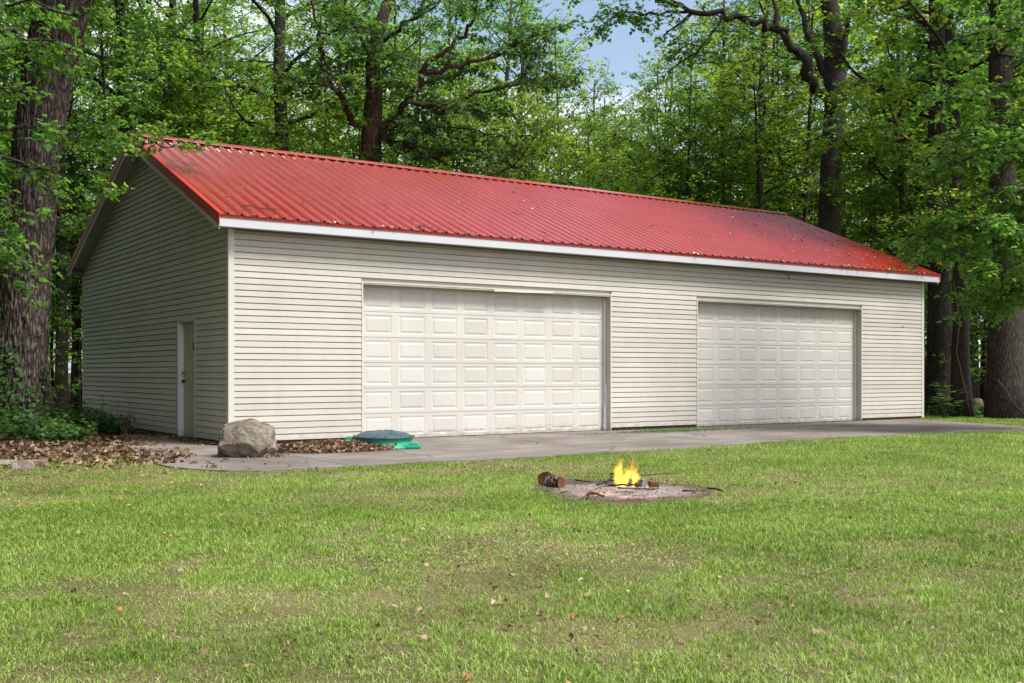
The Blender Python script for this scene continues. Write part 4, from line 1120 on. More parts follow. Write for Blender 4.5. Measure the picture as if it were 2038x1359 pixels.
# ------------------------------------------------------------------ undergrowth
def shrub(name, label, pos, h, rad, n, leaf, mat, seed, pinnate=False, cat='shrub', stems=7, group=None):
    rs = np.random.RandomState(seed); root = empty(name, tuple(pos)); mb = MB()
    P, D, N, S = [], [], [], []
    for k in range(stems):
        a = rs.rand()*6.28; r = rad*math.sqrt(rs.rand()); end = np.array([math.cos(a)*r, math.sin(a)*r, h*rs.uniform(.55, 1)*(1-.35*(r/rad)**2)])
        st = np.array([math.cos(a)*r*.25, math.sin(a)*r*.25, -.03]); mid = (st+end)/2 + [0, 0, h*.12]
        q = np.linspace(0, 1, 6)[:, None]; pth = st*(1-q)**2 + 2*mid*q*(1-q) + end*q**2
        mb.tube(pth, np.linspace(.009, .003, 6), 4, cap=False)
        m = n//stems
        if pinnate:
            for f_ in range(max(3, m//14)):
                u = rs.uniform(.3, 1); p = np.array([np.interp(u, q[:, 0], pth[:, c]) for c in range(3)]); a2 = rs.rand()*6.28
                d = np.array([math.cos(a2), math.sin(a2), .25]); ln = rs.uniform(.22, .38)
                for i in range(7):
                    s = (i+1)/7*ln; c = p + d*s - np.array([0, 0, .5*s*s])
                    sd = np.array([-d[1], d[0], 0])
                    for sg in (-1, 1):
                        P.append(c); D.append(sd*sg + d*.35 - [0, 0, .15]); N.append([rs.normal(0, .2), rs.normal(0, .2), 1]); S.append(leaf*rs.uniform(.8, 1.1)*(1-.4*abs(i/6-.4)))
        else:
            u = rs.uniform(.25, 1, m); c = np.stack([np.interp(u, q[:, 0], pth[:, k2]) for k2 in range(3)], 1) + rs.normal(0, rad*.16, (m, 3))
            c[:, 2] = np.maximum(c[:, 2], .02)
            P += list(c); D += list(rand_unit(rs, m)*[1, 1, .4]); N += list(np.array([0, 0, 1]) + rand_unit(rs, m)*.6); S += list(leaf*rs.uniform(.6, 1.15, m))
    V, F = leaf_arrays(np.array(P), np.array(D), np.array(N), np.array(S), width=.22 if pinnate else .40, fancy=not pinnate and leaf > .07)
    mb.build('stems', M['twig'], root)
    mk('foliage', np_mesh('foliage', V, F, False, {'tone': np.clip(rs.normal(.5, .2, len(F)), 0, 1)}, M[mat]), root)
    return tag(root, label, cat, group)
UG = [(20, 860, 1.0, .8, 'leafy bush at the foot of the thick trunk, at the left edge'), (95, 868, .75, .7, 'bright green bush right of the foot of the thick trunk'),
      (165, 862, .62, .6, 'low bush between the thick trunk and the gable wall'), (215, 868, .5, .5, 'small bush touching the rear corner of the gable wall'),
      (-50, 875, .9, .9, 'bush cut by the left edge of the view'), (130, 885, .38, .5, 'low leafy plant in front of the bushes on the dead leaves'),
      (50, 882, .5, .6, 'spreading green plant in front of the thick trunk')]
for k, (px, py, h, rd, lb) in enumerate(UG):
    p = ongnd(px, py, -.12)
    if p[0] > -.6 and p[1] > 0: p[0] = -.8
    shrub('bush', lb, p, h, rd, 560, .085, 'leaf_shrub', 300+k, stems=14)
p = np.array([-.85, 7.0, -.12]); shrub('sumac_plant', 'tall feathery sumac like plant growing against the gable siding', p, 1.25, .45, 420, .085, 'leaf_shrub', 320, True, 'plant', 9)
p = np.array([-.7, 5.4, -.12]); shrub('sumac_plant', 'shorter feathery plant nearer the side door on the gable wall', p, .8, .4, 300, .08, 'leaf_shrub', 321, True, 'plant', 8)
p = np.array([19.0, -.1, -.12]); shrub('sumac_plant', 'feathery pale shrub growing against the right corner of the garage', p, 1.3, .5, 420, .09, 'leaf_shrub', 322, True, 'plant', 9)
for k, (px, py, h) in enumerate([(1880, 832, .55), (1925, 830, .4), (1985, 830, .6), (2050, 832, .6)]):
    shrub('bush', ['low bush right of the garage corner by the drive', 'small low bush between the dark trunks on the right', 'leafy bush at the foot of the broad right trunk', 'bush cut by the right edge of the view'][k], ongnd(px, py, -.12), h, .55, 420, .08, 'leaf_shrub', 340+k, stems=12)
# dry weed stalks by the side door
for k, (x, y, h) in enumerate([(-1.05, 2.2, .75), (-1.35, 3.1, .55), (-1.25, 1.3, .5)]):
    rs = np.random.RandomState(360+k); mb = MB()
    for j in range(4):
        pth = bent((rs.normal(0, .05), rs.normal(0, .05), 0), (rs.normal(0, .25), rs.normal(0, .25), 1), h*rs.uniform(.6, 1), 5, rs, .08)
        mb.tube(pth, np.linspace(.004, .0015, 6), 4)
        for i in range(3): mb.tube(bent(pth[rs.randint(2, 6)], rand_unit(rs, 1)[0]+[0, 0, .6], .12, 2, rs), [.002, .0015, .001], 3)
    o = mb.build('weed_stalk', M['twig']); o.location = (x, y, -.065)
    tag(o, ['tall dry weed stalks standing in front of the side door', 'dry weed stalks left of the side door', 'short dry stalks between side door and boulder'][k], 'weed')

# climbing vine on the thick trunk
def vine():
    rs = np.random.RandomState(55); root = at(45, 21.0); P, D, N, S = [], [], [], []; mb = MB()
    for s in range(9):
        th = -2.2 + rs.uniform(-1.0, 1.3); z = -.1; pts = []
        top = rs.uniform(.9, 2.9)
        while z < top:
            r = .56 - .05*min(z, 1.6) + .03; pts.append((math.cos(th)*r, math.sin(th)*r, z)); z += .12; th += rs.normal(0, .07)
        mb.tube(pts, [.006]*len(pts), 4, cap=False)
        for p in pts[1:]:
            for j in range(4):
                o = np.array([p[0], p[1], 0]); o /= np.linalg.norm(o)
                P.append(np.array(p)+o*.03+rs.normal(0, .05, 3)); D.append(o*.5+np.array([0, 0, -.7])+rs.normal(0, .4, 3)); N.append(o+[0, 0, .5]); S.append(rs.uniform(.05, .10))
    e = empty('climbing_vine', (root[0], root[1], -.1)); mb.build('stems', M['twig'], e)
    V, F = leaf_arrays(np.array(P), np.array(D), np.array(N), np.array(S), fancy=True)
    mk('foliage', np_mesh('foliage', V, F, False, {'tone': np.clip(rs.normal(.55, .2, len(F)), 0, 1)}, M['leaf_shrub']), e)
    tag(e, 'green vine climbing the lower part of the thick trunk', 'vine')
vine()

# ------------------------------------------------------------------ grass
PIT = np.array([1.07, -8.38])
def pit_d(P, a=.86, b=1.08):
    d = P - PIT; return np.hypot((d @ RT)/a, (d @ FW)/b) + (vnoise(P, 3.2, 40, 3)-.5)*.45
def litter_w(P):                                        # 1 where dead leaves cover the ground left of the apron
    x, y = P[:, 0], P[:, 1]; e = (vnoise(P, .9, 41, 3)-.5)*1.8
    return np.clip((y + 2.9 + .55*(x+2.0)*0 + e)/.8, 0, 1)*np.clip((-.6-x+e*.3)/.4, 0, 1)
def sample_view(rs, n, z0, z1, margin=.62):
    Z = np.sqrt(rs.uniform(z0*z0, z1*z1, n)); X = rs.uniform(-margin, margin, n)*Z
    return np.array(CAM[:2]) + Z[:, None]*FW + X[:, None]*RT, Z
def dryness(P):
    d = vnoise(P, .55, 50, 3)*.6 + vnoise(P, 2.3, 51, 3)*.4
    # greener towards the far right, barer by the apron left of the fire
    gr = np.clip((P[:, 0] - 3)/7, 0, 1)
    strip = np.exp(-((P[:, 1] + 5.45 + .2*np.sin(P[:, 0]))/.32)**2)*np.clip((2.9-P[:, 0])/1.0, 0, 1)*np.clip((P[:, 0]+1.6)/.8, 0, 1)
    return np.clip((d - .48)*5.5 + .30, 0, 1)*(1-.65*gr) + strip*1.3
def grass_batch(rs, dens, z0, z1, h, wd, bend):
    area = .5*(z1*z1-z0*z0)*1.24; n = int(area*dens)
    P, Z = sample_view(rs, n, z0, z1)
    dr = dryness(P); lw = litter_w(P); pd = pit_d(P)
    keep = ~in_apron(P + np.c_[-.9*(vnoise(P, 2.2, 91, 3)-.36), .22*(vnoise(P, 3.5, 90, 3)-.75)]*np.c_[P[:, 0] < -.2, np.ones(n)]) & (rs.rand(n) < np.clip((pd-.80)/.22, 0, 1)) & (rs.rand(n) > lw*.80) & (rs.rand(n) > np.clip(dr, 0, 1)*.22)
    back = (P[:, 1] > -2.4) & (P[:, 0] > -.8) & ((P[:, 0] < 17.5) | (P[:, 1] > 1.2))
    keep &= ~back
    # clumps: thin out where a fine noise is low
    cl = vnoise(P, 9, 53, 2); keep &= rs.rand(n) < (.15 + 1.5*cl)
    keep &= ~((P[:, 0] < -.8) & (P[:, 1] > 1.0)) & ~((P[:, 0] < -.8) & (P[:, 1] > -1.2) & (rs.rand(n) > .25))
    edge = in_apron(P + [0, .08]) ; 
    P, dr, cl = P[keep], dr[keep], cl[keep]; n = len(P)
    isdry = rs.rand(n) < (.13 + .55*np.clip(dr, 0, 1))*(1-.6*np.clip((P[:, 0]-2)/5, 0, 1))
    hh = h*rs.uniform(.45, 1.15, n)*(1-.35*np.clip(dr[:], 0, 1))*(.7+.6*cl)
    a = rs.rand(n)*6.28; ln = np.where(isdry, rs.uniform(.6, 1.9, n), rs.uniform(.2, 1.35, n))*hh
    L2 = np.c_[np.cos(a), np.sin(a)]; pr = np.c_[-np.sin(a+rs.normal(0, .6, n)), np.cos(a)]
    hh = np.where(isdry, hh*.6, hh); ww = wd*rs.uniform(.6, 1.3, n)/2
    z = lawn_z(P) - .006; B = np.c_[P, z]
    Wv = np.c_[pr*ww[:, None], np.zeros(n)]
    T = B + np.c_[L2*ln[:, None], hh]
    tone = np.clip(rs.normal(.47, .27, n) + (vnoise(P, 1.3, 54, 3)-.5)*.6, 0, 1)
    dv = np.where(isdry, rs.uniform(.6, 1, n), rs.uniform(0, .22, n))
    if bend:
        Mi = B + np.c_[L2*ln[:, None]*.32, hh*.66]
        V = np.stack([B-Wv, B+Wv, Mi+Wv*.75, Mi-Wv*.75, T], 1).reshape(-1, 3); k = np.arange(n)*5
        F1 = np.stack([k, k+1, k+2, k+3], 1); F2 = np.stack([k+3, k+2, k+4, k+4], 1)
        return V, np.concatenate([np.stack([k, k+1, k+2], 1), np.stack([k, k+2, k+3], 1), np.stack([k+3, k+2, k+4], 1)]), np.tile(tone, 3), np.tile(dv, 3)
    V = np.stack([B-Wv, B+Wv, T], 1).reshape(-1, 3); k = np.arange(n)*3
    return V, np.stack([k, k+1, k+2], 1), tone, dv
def grass():
    rs = np.random.RandomState(71)
    parts = [grass_batch(rs, 12000, 3.3, 6.5, .036, .0046, True), grass_batch(rs, 7500, 6.5, 10.5, .040, .0062, True),
             grass_batch(rs, 3600, 10.5, 16, .050, .009, False), grass_batch(rs, 1500, 16, 30, .055, .012, False)]
    V, F, T, Dv, off = [], [], [], [], 0
    for v, f, t, d in parts: V.append(v); F.append(f+off); T.append(t); Dv.append(d); off += len(v)
    me = np_mesh('grass', np.concatenate(V), np.concatenate(F), False, {'tone': np.concatenate(T), 'dry': np.concatenate(Dv)}, M['grass'])
    print('grass tris', len(me.polygons))
    tag(mk('grass', me), 'short green lawn grass with dry straw coloured patches', 'grass', kind='stuff')
grass()

# ------------------------------------------------------------------ fallen leaves
def litter(name, label, P, z, s, rs, lift=.6, mat='leaf_dead', tone=None, fancy=True):
    n = len(P); a = rs.rand(n)*6.28
    D = np.c_[np.cos(a), np.sin(a), rs.normal(0, .25*lift, n)]; N = np.array([0, 0, 1]) + rand_unit(rs, n)*lift
    V, F = leaf_arrays(np.c_[P, z], D, N, s, fold=.25, fancy=fancy)
    T = np.clip(rs.normal(.5, .22, n), 0, 1) if tone is None else tone
    return tag(mk(name, np_mesh(name, V, F, False, {'tone': T}, M[mat])), label, 'leaves', kind='stuff')
rs = np.random.RandomState(81)
P = np.c_[rs.uniform(-11, -.5, 34000), rs.uniform(-4.8, 8, 34000)]
w_ = np.maximum(litter_w(P), .14*(in_apron(P) & (P[:, 0] < -.7))); keep = (rs.rand(len(P)) < w_*.62 + .09*np.clip((P[:, 1]+4.6)/2, 0, 1)) & (~in_apron(P - np.c_[1.3*(vnoise(P, 1.6, 93, 3)-.28), -.05+0*P[:, 0]]) | (rs.rand(len(P)) < .05)); P = P + 0.0; P = P[keep]
litter('leaf_litter', 'brown and tan dead leaves covering the ground left of the concrete', P, np.where(in_apron(P), -.058, -.09) + rs.rand(len(P))*np.where(in_apron(P), .015, .045), rs.uniform(.03, .085, len(P)), rs, 1.0)
P, Z = sample_view(rs, 7500, 3.6, 15, .6)
cl = vnoise(P, .8, 61, 2); keep = (rs.rand(len(P)) < np.clip((cl-.42)*2.4, .10, .6)) & ~in_apron(P) & (pit_d(P) > 1) & (P[:, 1] < -4.3); P = P[keep]
litter('fallen_leaves', 'scattered dry leaves lying on the lawn', P, lawn_z(P)+.012+rs.rand(len(P))*.018, rs.uniform(.010, .034, len(P)), rs, 1.2, tone=np.clip(.25+.75*rs.beta(1.3, .8, len(P)), 0, 1))
P = np.c_[rs.uniform(-1.8, 17, 900), rs.uniform(-4.3, -.03, 900)]
d_ = np.exp(-np.abs(P[:, 1]+.02)/.12) + .06 + .5*np.exp(-((P[:, 0]-17.2)**2)/.4)+.25*(P[:, 0] < 0)
keep = (rs.rand(len(P)) < d_*.6) & in_apron(P); P = P[keep]
litter('apron_leaves', 'small dead leaves blown about on the concrete apron', P, np.full(len(P), -.058), rs.uniform(.02, .05, len(P)), rs, .35)
# debris line against the garage foot
P = np.c_[rs.uniform(7.9, 18.1, 1500), -.02 - np.abs(rs.normal(0, .05, 1500))]
litter('leaf_debris', 'thin line of leaf crumbs at the foot of the garage doors', P, np.full(len(P), -.06)+rs.rand(len(P))*.012, rs.uniform(.012, .035, len(P)), rs, .6, fancy=False)
P = np.c_[-.03 - np.abs(rs.normal(0, .12, 700)), rs.uniform(.2, 6, 700)]
litter('leaf_debris', 'dead leaves gathered along the foot of the gable wall', P, np.full(len(P), -.06)+rs.rand(len(P))*.02, rs.uniform(.03, .08, len(P)), rs, .6)

# raked up leaf heap between boulder and riser
heap_c = np.array([.95, -1.75]); ax = np.array([.95, -.18]); ax /= np.linalg.norm(ax); ay = np.array([-ax[1], ax[0]])
def heap():
    rs = np.random.RandomState(91); n = 5200
    u, v = rs.normal(0, .42, n), rs.normal(0, .36, n); k = (np.hypot(u/1.12, v/1.0) < .82); u, v = u[k]*1.15, v[k]*.8
    hz = .10*np.exp(-(u/.75)**2 - (v/.35)**2)
    P = heap_c + u[:, None]*ax + v[:, None]*ay
    root = empty('leaf_heap', (0, 0, 0))
    mb = MB(); Rn, Sn = 10, 40; mb.v.append((heap_c[0], heap_c[1], -.065+.085)); 
    for i in range(1, Rn+1):
        for j in range(Sn):
            a = 2*math.pi*j/Sn; q = i/Rn*(1+.1*math.sin(a*5)+.07*math.sin(a*11+1)); uu, vv = q*1.0*math.cos(a), q*.58*math.sin(a)
            p = heap_c + uu*ax + vv*ay; mb.v.append((p[0], p[1], -.068 + .085*math.exp(-(uu/.75)**2-(vv/.35)**2)*(1-(i/Rn)**4) ))
    for j in range(Sn): mb.f.append((0, 1+j, 1+(j+1) % Sn))
    for i in range(Rn-1):
        for j in range(Sn):
            a = 1+i*Sn+j; b_ = 1+i*Sn+(j+1) % Sn; mb.f.append((a, a+Sn, b_+Sn, b_))
    mb.build('soil_mound', M['dirt'], root, True)
    nn = len(P); a = rs.rand(nn)*6.28
    D = np.c_[np.cos(a), np.sin(a), rs.normal(.2, .5, nn)]; N = np.array([0, 0, .8]) + rand_unit(rs, nn)*.9
    V, F = leaf_arrays(np.c_[P, -.062+hz*.9+rs.rand(nn)*.03], D, N, rs.uniform(.03, .075, nn), fold=.3, fancy=True)
    tag(mk('dead_leaves', np_mesh('dead_leaves', V, F, False, {'tone': np.clip(rs.normal(.5, .2, nn), 0, .93)}, M['leaf_dead']), root), kind='stuff')
    g_ = MB()
    for j in range(26):
        uu, vv = rs.uniform(-.9, 1.0), rs.uniform(0, .5); p = heap_c + uu*ax + vv*ay
        pth = bent((p[0], p[1], -.06), (rs.normal(0, .5), rs.normal(0, .5), 1), rs.uniform(.1, .34), 5, rs, .12, -.05); g_.tube(pth, np.linspace(.002, .0008, 6), 3)
    tag(g_.build('dry_stalks', M['twig'], root), kind='stuff')
    tag(root, 'low heap of brown dead leaves on the concrete between boulder and green riser', 'leaf heap')
heap()

# moss patch in front of the far door
rs = np.random.RandomState(95)
c0 = ongnd(1340, 858, -.065); P = c0[:2] + rs.normal(0, 1, (2600, 2)) @ np.array([[.85*ax[0], .0], [0, .22]])
litter('moss_patch', 'green moss and weeds on the concrete in front of the far door', P, np.full(len(P), -.06)+rs.rand(len(P))*.012, rs.uniform(.012, .03, len(P)), rs, 1.2, 'leaf_shrub', fancy=False)

# leaves and twigs lying on the roof
def on_roof(x, s): return np.array([x, -OE-.035, HE-.035*SLOPE]) + dirn*s + nrm*.012
rs = np.random.RandomState(99); n = 520
x = rs.uniform(0, L, n); s = SL*rs.rand(n)**1.1*.97
x[n//2:] = L - np.abs(rs.normal(0, 2.8, n - n//2)); x = np.clip(x, 0, L)
s[:170] = rs.uniform(.01, .09, 170)
Pr = np.array([on_roof(a, b_) for a, b_ in zip(x, s)]) ; Pr += nrm*.01
a = rs.rand(n)*6.28; D = np.cos(a)[:, None]*np.array([1, 0, 0]) + np.sin(a)[:, None]*dirn
V, F = leaf_arrays(Pr, D, nrm + rand_unit(rs, n)*.35, rs.uniform(.025, .065, n), fold=.25, fancy=True)
tag(mk('roof_leaves', np_mesh('roof_leaves', V, F, False, {'tone': np.clip(rs.beta(1.2, 1.3, n), 0, 1)}, M['leaf_dead'])), 'small dead leaves scattered over the red metal roof', 'leaves', kind='stuff')
def roof_twig(x, s, size, seed, label, nb=6):
    rs = np.random.RandomState(seed); mb = MB(); c = on_roof(x, s) + nrm*.022
    def pt(u, v, h=0): return np.array([1., 0, 0])*u*size + dirn*v*size + nrm*h
    main = [pt(-.55+.18*k, .1*math.sin(k*1.3), .012+.01*(k % 2)) for k in range(7)]
    mb.tube(main, np.linspace(.010, .003, 7)*min(1, size*1.2), 5)
    for j in range(nb):
        q = main[rs.randint(1, 6)]; mb.tube(bent(q, np.array([1., 0, 0])*rs.normal(.4, .7) + dirn*rs.normal(0, 1) + nrm*.15, size*rs.uniform(.25, .5), 3, rs, .2), [.004, .003, .002, .001], 4)
    o = mb.build('fallen_twig', M['twig']); o.location = c; tag(o, label, 'twig')
roof_twig(.62, .42, .75, 1, 'forked dark twig near the lower left corner of the roof')
roof_twig(3.45, .10, .32, 2, 'bundle of small twigs at the eave above the left part of the wall', 14)
roof_twig(3.3, 1.5, .22, 3, 'small dark twig alone halfway up the left part of the roof', 5)
roof_twig(6.55, 1.9, .25, 4, 'small curled twig in the middle of the roof', 6)
roof_twig(15.0, 3.4, .25, 5, 'small dark twig near the ridge at the right end of the roof', 5)
roof_twig(6.3, .55, .2, 6, 'small twig above the eave over the near garage door', 5)

# ------------------------------------------------------------------ boulder
def polyrock(name, planes, seed, size, noise_amp, mat, sub=5, sharp=14):
    bm = bmesh.new(); bmesh.ops.create_icosphere(bm, subdivisions=sub, radius=1)
    D = np.array([v.co[:] for v in bm.verts]); r = np.full(len(D), 9.0)
    sm = []
    for n_, d in planes:
        n_ = np.array(n_, float); n_ /= np.linalg.norm(n_); c = D @ n_
        rr = np.where(c > .02, d/np.maximum(c, .02), 9); sm.append(rr)
    sm = np.array(sm); r = (np.sum(np.clip(sm, .05, 9)**-float(sharp), axis=0))**(-1/float(sharp))
    V = D*r[:, None]
    nz = (vnoise(V+5, 3.5, seed, 4)-.5)*noise_amp + (vnoise(V+9, 14, seed+1, 3)-.5)*noise_amp*.35
    V = V*(1+nz[:, None])*np.array(size)
    for v, p in zip(bm.verts, V): v.co = p
    me = bpy.data.meshes.new(name); bm.to_mesh(me); bm.free()
    me.polygons.foreach_set('use_smooth', np.ones(len(me.polygons), bool)); me.update(); me.materials.append(mat)
    return mk(name, me)
# local axes: x to the viewer's right, y away from the viewer
bo = polyrock('boulder', [((-.22, -.12, 1), .70), ((.45, .1, .9), .86), ((-1, -.15, .28), .90), ((-.7, -.5, -.7), .90), ((-.12, -1, .42), .74), ((-.1, -1, -.55), .74),
                          ((.62, -.85, .10), .86), ((1, -.12, .06), .92), ((.8, -.3, -.8), .92), ((0, 1, .1), .8), ((0, 0, -1), .78), ((-.75, -.6, .5), .90)], 7, (.375, .34, .335), .17, M['rock'], 6, 50)
pb = at(487, 15.05); bo.location = (pb[0], pb[1], -.065+.235); bo.rotation_euler = (R(4), R(-3), -YAW)
tag(bo, 'big grey granite boulder on the concrete in front of the corner of the garage', 'boulder')
P = np.array([pb[0]+.3, pb[1]-.2]) + np.random.RandomState(3).normal(0, .13, (160, 2)); rs = np.random.RandomState(31)
litter('leaf_scraps', 'dead leaves and twigs caught at the foot of the boulder', P, np.full(len(P), -.06)+rs.rand(len(P))*.02, rs.uniform(.02, .05, len(P)), rs, .8)

# ------------------------------------------------------------------ green riser with dark lid
pr_ = (at(764, 16.9)); ris = empty('septic_riser', (pr_[0], pr_[1], -.065), -YAW)
m = MB(); m.lathe([(.50, -.01), (.505, .02), (.49, .035), (.455, .05), (.445, .09), (.445, .135), (.46, .15), (.455, .16)], 56); m.build('riser_ring', M['riser'], ris, True)
m = MB()
for k in range(18):                                     # lid rim lugs
    a = k*2*math.pi/18; c, s_ = math.cos(a), math.sin(a)
    m.prism([(-.02*s_*-1, -.02*c, 0), (.02*s_*-1, .02*c, 0), (.02*s_*-1+.02*c, .02*c+.02*s_, 0), (-.02*s_*-1+.02*c, -.02*c+.02*s_, 0)], (.455*c, .455*s_, .155), (.455*c, .455*s_, .188))
m.build('lid_lugs', M['lid'], ris)
m = MB(); m.lathe([(.44, .150), (.478, .156), (.482, .172), (.47, .184), (.44, .186), (.425, .196), (.36, .225), (.26, .250), (.12, .266), (.02, .270)], 56); lid = m.build('lid', M['lid'], ris, True)
for rot in (0, 1, 2):
    m = MB(); pts = []
    for k in range(13):
        u = k/12; rr_ = .06 + .34*u; a = rot*2.1 + 1.3 + .35*math.sin(u*6.3); z = np.interp(rr_, [0, .12, .26, .36, .425], [.270, .266, .250, .225, .196])
        pts.append((rr_*math.cos(a), rr_*math.sin(a), z+.002))
    m.tube(pts, [.008]*13, 6); m.build('lid_rib', M['lid'], lid, True)
def lug(x0, x1, y0, y1, z1):
    bm = bmesh.new(); bmesh.ops.create_cube(bm, size=1)
    for v in bm.verts: v.co = ((x0+x1)/2+v.co.x*(x1-x0), (y0+y1)/2+v.co.y*(y1-y0), z1/2+v.co.z*z1)
    bmesh.ops.bevel(bm, geom=list(bm.edges), offset=.016, segments=3, affect='EDGES')
    me = bpy.data.meshes.new('riser_lug'); bm.to_mesh(me); bm.free(); me.materials.append(M['riser']); return mk('riser_lug', me, ris)
lug(-.60, -.47, -.12, .12, .17); lug(.02, .60, -.34, -.10, .055); lug(.42, .56, -.28, .05, .085)
m = MB()
for k in range(12):
    a = k*2*math.pi/12+.2; m.lathe([(.010, .184), (.010, .192), (.006, .194)], 8, (.452*math.cos(a), .452*math.sin(a), 0))
m.build('lid_screws', M['black_metal'], ris)
tag(ris, 'round green plastic riser with dark domed lid in front of the near garage door', 'riser')

# ------------------------------------------------------------------ fire pit
def ash():
    rs = np.random.RandomState(12); V = [(PIT[0], PIT[1], Z0+.012)]; Rn, Sn = 26, 90; F = []
    for i in range(1, Rn+1):
        for j in range(Sn):
            a = 2*math.pi*j/Sn; q = i/Rn*(1.1 + .10*math.sin(a*3+1) + .06*math.sin(a*7) + .04*math.sin(a*13))
            p = PIT + q*.88*math.cos(a)*RT + q*1.06*math.sin(a)*FW; V.append((p[0], p[1], 0))
    V = np.array(V); dd = np.r_[0, np.repeat(np.arange(1, Rn+1)/Rn, Sn)]
    V[:, 2] = lawn_z(V[:, :2])*0 + np.maximum(lawn_z(V[:, :2]), Z0-.02) + .016 + (vnoise(V[:, :2], 9, 3, 3)-.5)*.022 - .03*(dd > .96)
    for j in range(Sn): F.append((0, 1+j, 1+(j+1) % Sn))
    for i in range(Rn-1):
        for j in range(Sn):
            a = 1+i*Sn+j; b_ = 1+i*Sn+(j+1) % Sn; F.append((a, a+Sn, b_+Sn, b_))
    me = bpy.data.meshes.new('ash_bed'); me.from_pydata([tuple(v) for v in V], [], F); me.update(); me.materials.append(M['ash'])
    me.polygons.foreach_set('use_smooth', np.ones(len(me.polygons), bool))
    tag(mk('ash_bed', me), kind='structure')
ash()
zp = Z0+.028
def ash_z(P): return np.maximum(lawn_z(P), Z0-.02) + .016 + (vnoise(P, 9, 3, 3)-.5)*.022
def ember(px, py, a, b_, seed, label):
    c = ongnd(px, py, Z0+.016); rs = np.random.RandomState(seed); mb = MB(); n = 26; rim = []
    for i, q in enumerate(np.linspace(0, 1, 7)):
        for j in range(n):
            t = 2*math.pi*j/n; w_ = q*(1+.25*math.sin(t*3+seed)+.15*math.sin(t*7+seed)); p = w_*a*math.cos(t)*RT + w_*b_*math.sin(t)*FW
            mb.v.append((p[0], p[1], ash_z(np.array([[c[0]+p[0], c[1]+p[1]]]))[0] - c[2] + .007 - .012*q**4))
    for i in range(6):
        for j in range(n): mb.f.append((i*n+j, i*n+n+j, i*n+n+(j+1) % n, i*n+(j+1) % n))
    o = mb.build('ember_bed', M['ember'], None, True); o.location = c; tag(o, label, 'embers')
ember(1200, 979, .16, .22, 1, 'patch of glowing reddish embers at the left of the ash')
ember(1250, 984, .13, .10, 2, 'patch of glowing embers nearest the viewer below the flames')
ember(1297, 984, .06, .08, 3, 'smallest patch of glowing embers right of the middle of the ash')
def stick(pts, r, label, mat='char', seed=0, cat='stick', name='burnt_stick'):
    mb = MB(); P3 = [ongnd(a, b_, zp) + [0, 0, h] for a, b_, h in pts]; c = P3[0].copy()
    s = np.linspace(0, 1, len(P3)); q = np.linspace(0, 1, len(P3)*4); A = np.array(P3)-c
    sm = np.c_[[np.interp(q, s, A[:, k]) for k in range(3)]].T; sm[1:-1] += np.random.RandomState(seed).normal(0, r*.35, (len(sm)-2, 3))
    mb.tube(sm, np.linspace(r, r*.5, len(sm)), 7, wob=.25, seed=seed); o = mb.build(name, M[mat], None, False); o.location = c
    return tag(o, label, cat)
stick([(1188, 967, .012), (1215, 960, .03), (1262, 967, .012)], .012, 'long charred stick lying across the left of the fire', seed=1)
stick([(1205, 964, .02), (1222, 955, .05), (1240, 962, .03)], .011, 'charred stick leaning up beneath the flames', seed=2)
stick([(1210, 968, .01), (1245, 968, .02), (1275, 968, .012)], .013, 'thick charred stick below the flames', seed=3)
stick([(1230, 972, .006), (1270, 973, .006), (1312, 973, .006)], .007, 'thin straight charred stick nearest the viewer in the fire', seed=4)
stick([(1215, 945, .012), (1238, 950, .02), (1260, 960, .012)], .009, 'charred stick behind the left of the flames', seed=5)
stick([(1280, 948, .01), (1320, 945, .012), (1346, 944, .01)], .007, 'long brown twig lying behind the fire on the right', 'twig', seed=6)
stick([(1358, 978, .008), (1370, 979, .012), (1384, 981, .006)], .010, 'short dark stick on the right part of the ash', seed=7)
stick([(1168, 988, .016), (1180, 985, .016), (1202, 989, .010)], .018, 'brown knobbly stick at the near left rim of the ash', 'cutwood', seed=8)
stick([(1115, 981, .006), (1124, 981, .008), (1133, 980, .006)], .007, 'short thin stick beside the stump logs', seed=9)
stick([(1408, 972, .008), (1428, 975, .008), (1440, 980, .006)], .010, 'dark stick at the right rim of the ash', seed=10)
stick([(1145, 956, .008), (1165, 960, .010), (1178, 961, .006)], .008, 'dark crumbs of stick at the far left rim of the ash', seed=11)
# half burnt blocks
def block(px, py, sx, sy, sz, rz, mat, label, seed, name='burnt_block'):
    bm = bmesh.new(); bmesh.ops.create_cube(bm, size=1); bmesh.ops.subdivide_edges(bm, edges=list(bm.edges), cuts=5, use_grid_fill=True)
    V = np.array([v.co[:] for v in bm.verts]); nz = (vnoise(V+seed, 4, seed, 3)-.5)*.22
    for v, k in zip(bm.verts, nz): v.co = Vector((v.co.x*sx, v.co.y*sy, v.co.z*sz))*(1+k)
    me = bpy.data.meshes.new(name); bm.to_mesh(me); bm.free(); me.materials.append(M[mat]); o = mk(name, me)
    c = ongnd(px, py, zp); o.location = (c[0], c[1], zp+sz*.45); o.rotation_euler = (R(8), R(6), rz-YAW); return tag(o, label, 'firewood')
block(1301, 968, .095, .07, .05, .25, 'cutwood', 'small reddish split block right of the flames', 3)
block(1279, 968, .055, .05, .075, .6, 'stone', 'small grey upright chunk touching the right of the flames', 5)
block(1268, 969, .035, .04, .045, .2, 'cutwood', 'smallest red brown chunk beneath the flames', 8)
rs = np.random.RandomState(14)
m_ = MB(); 
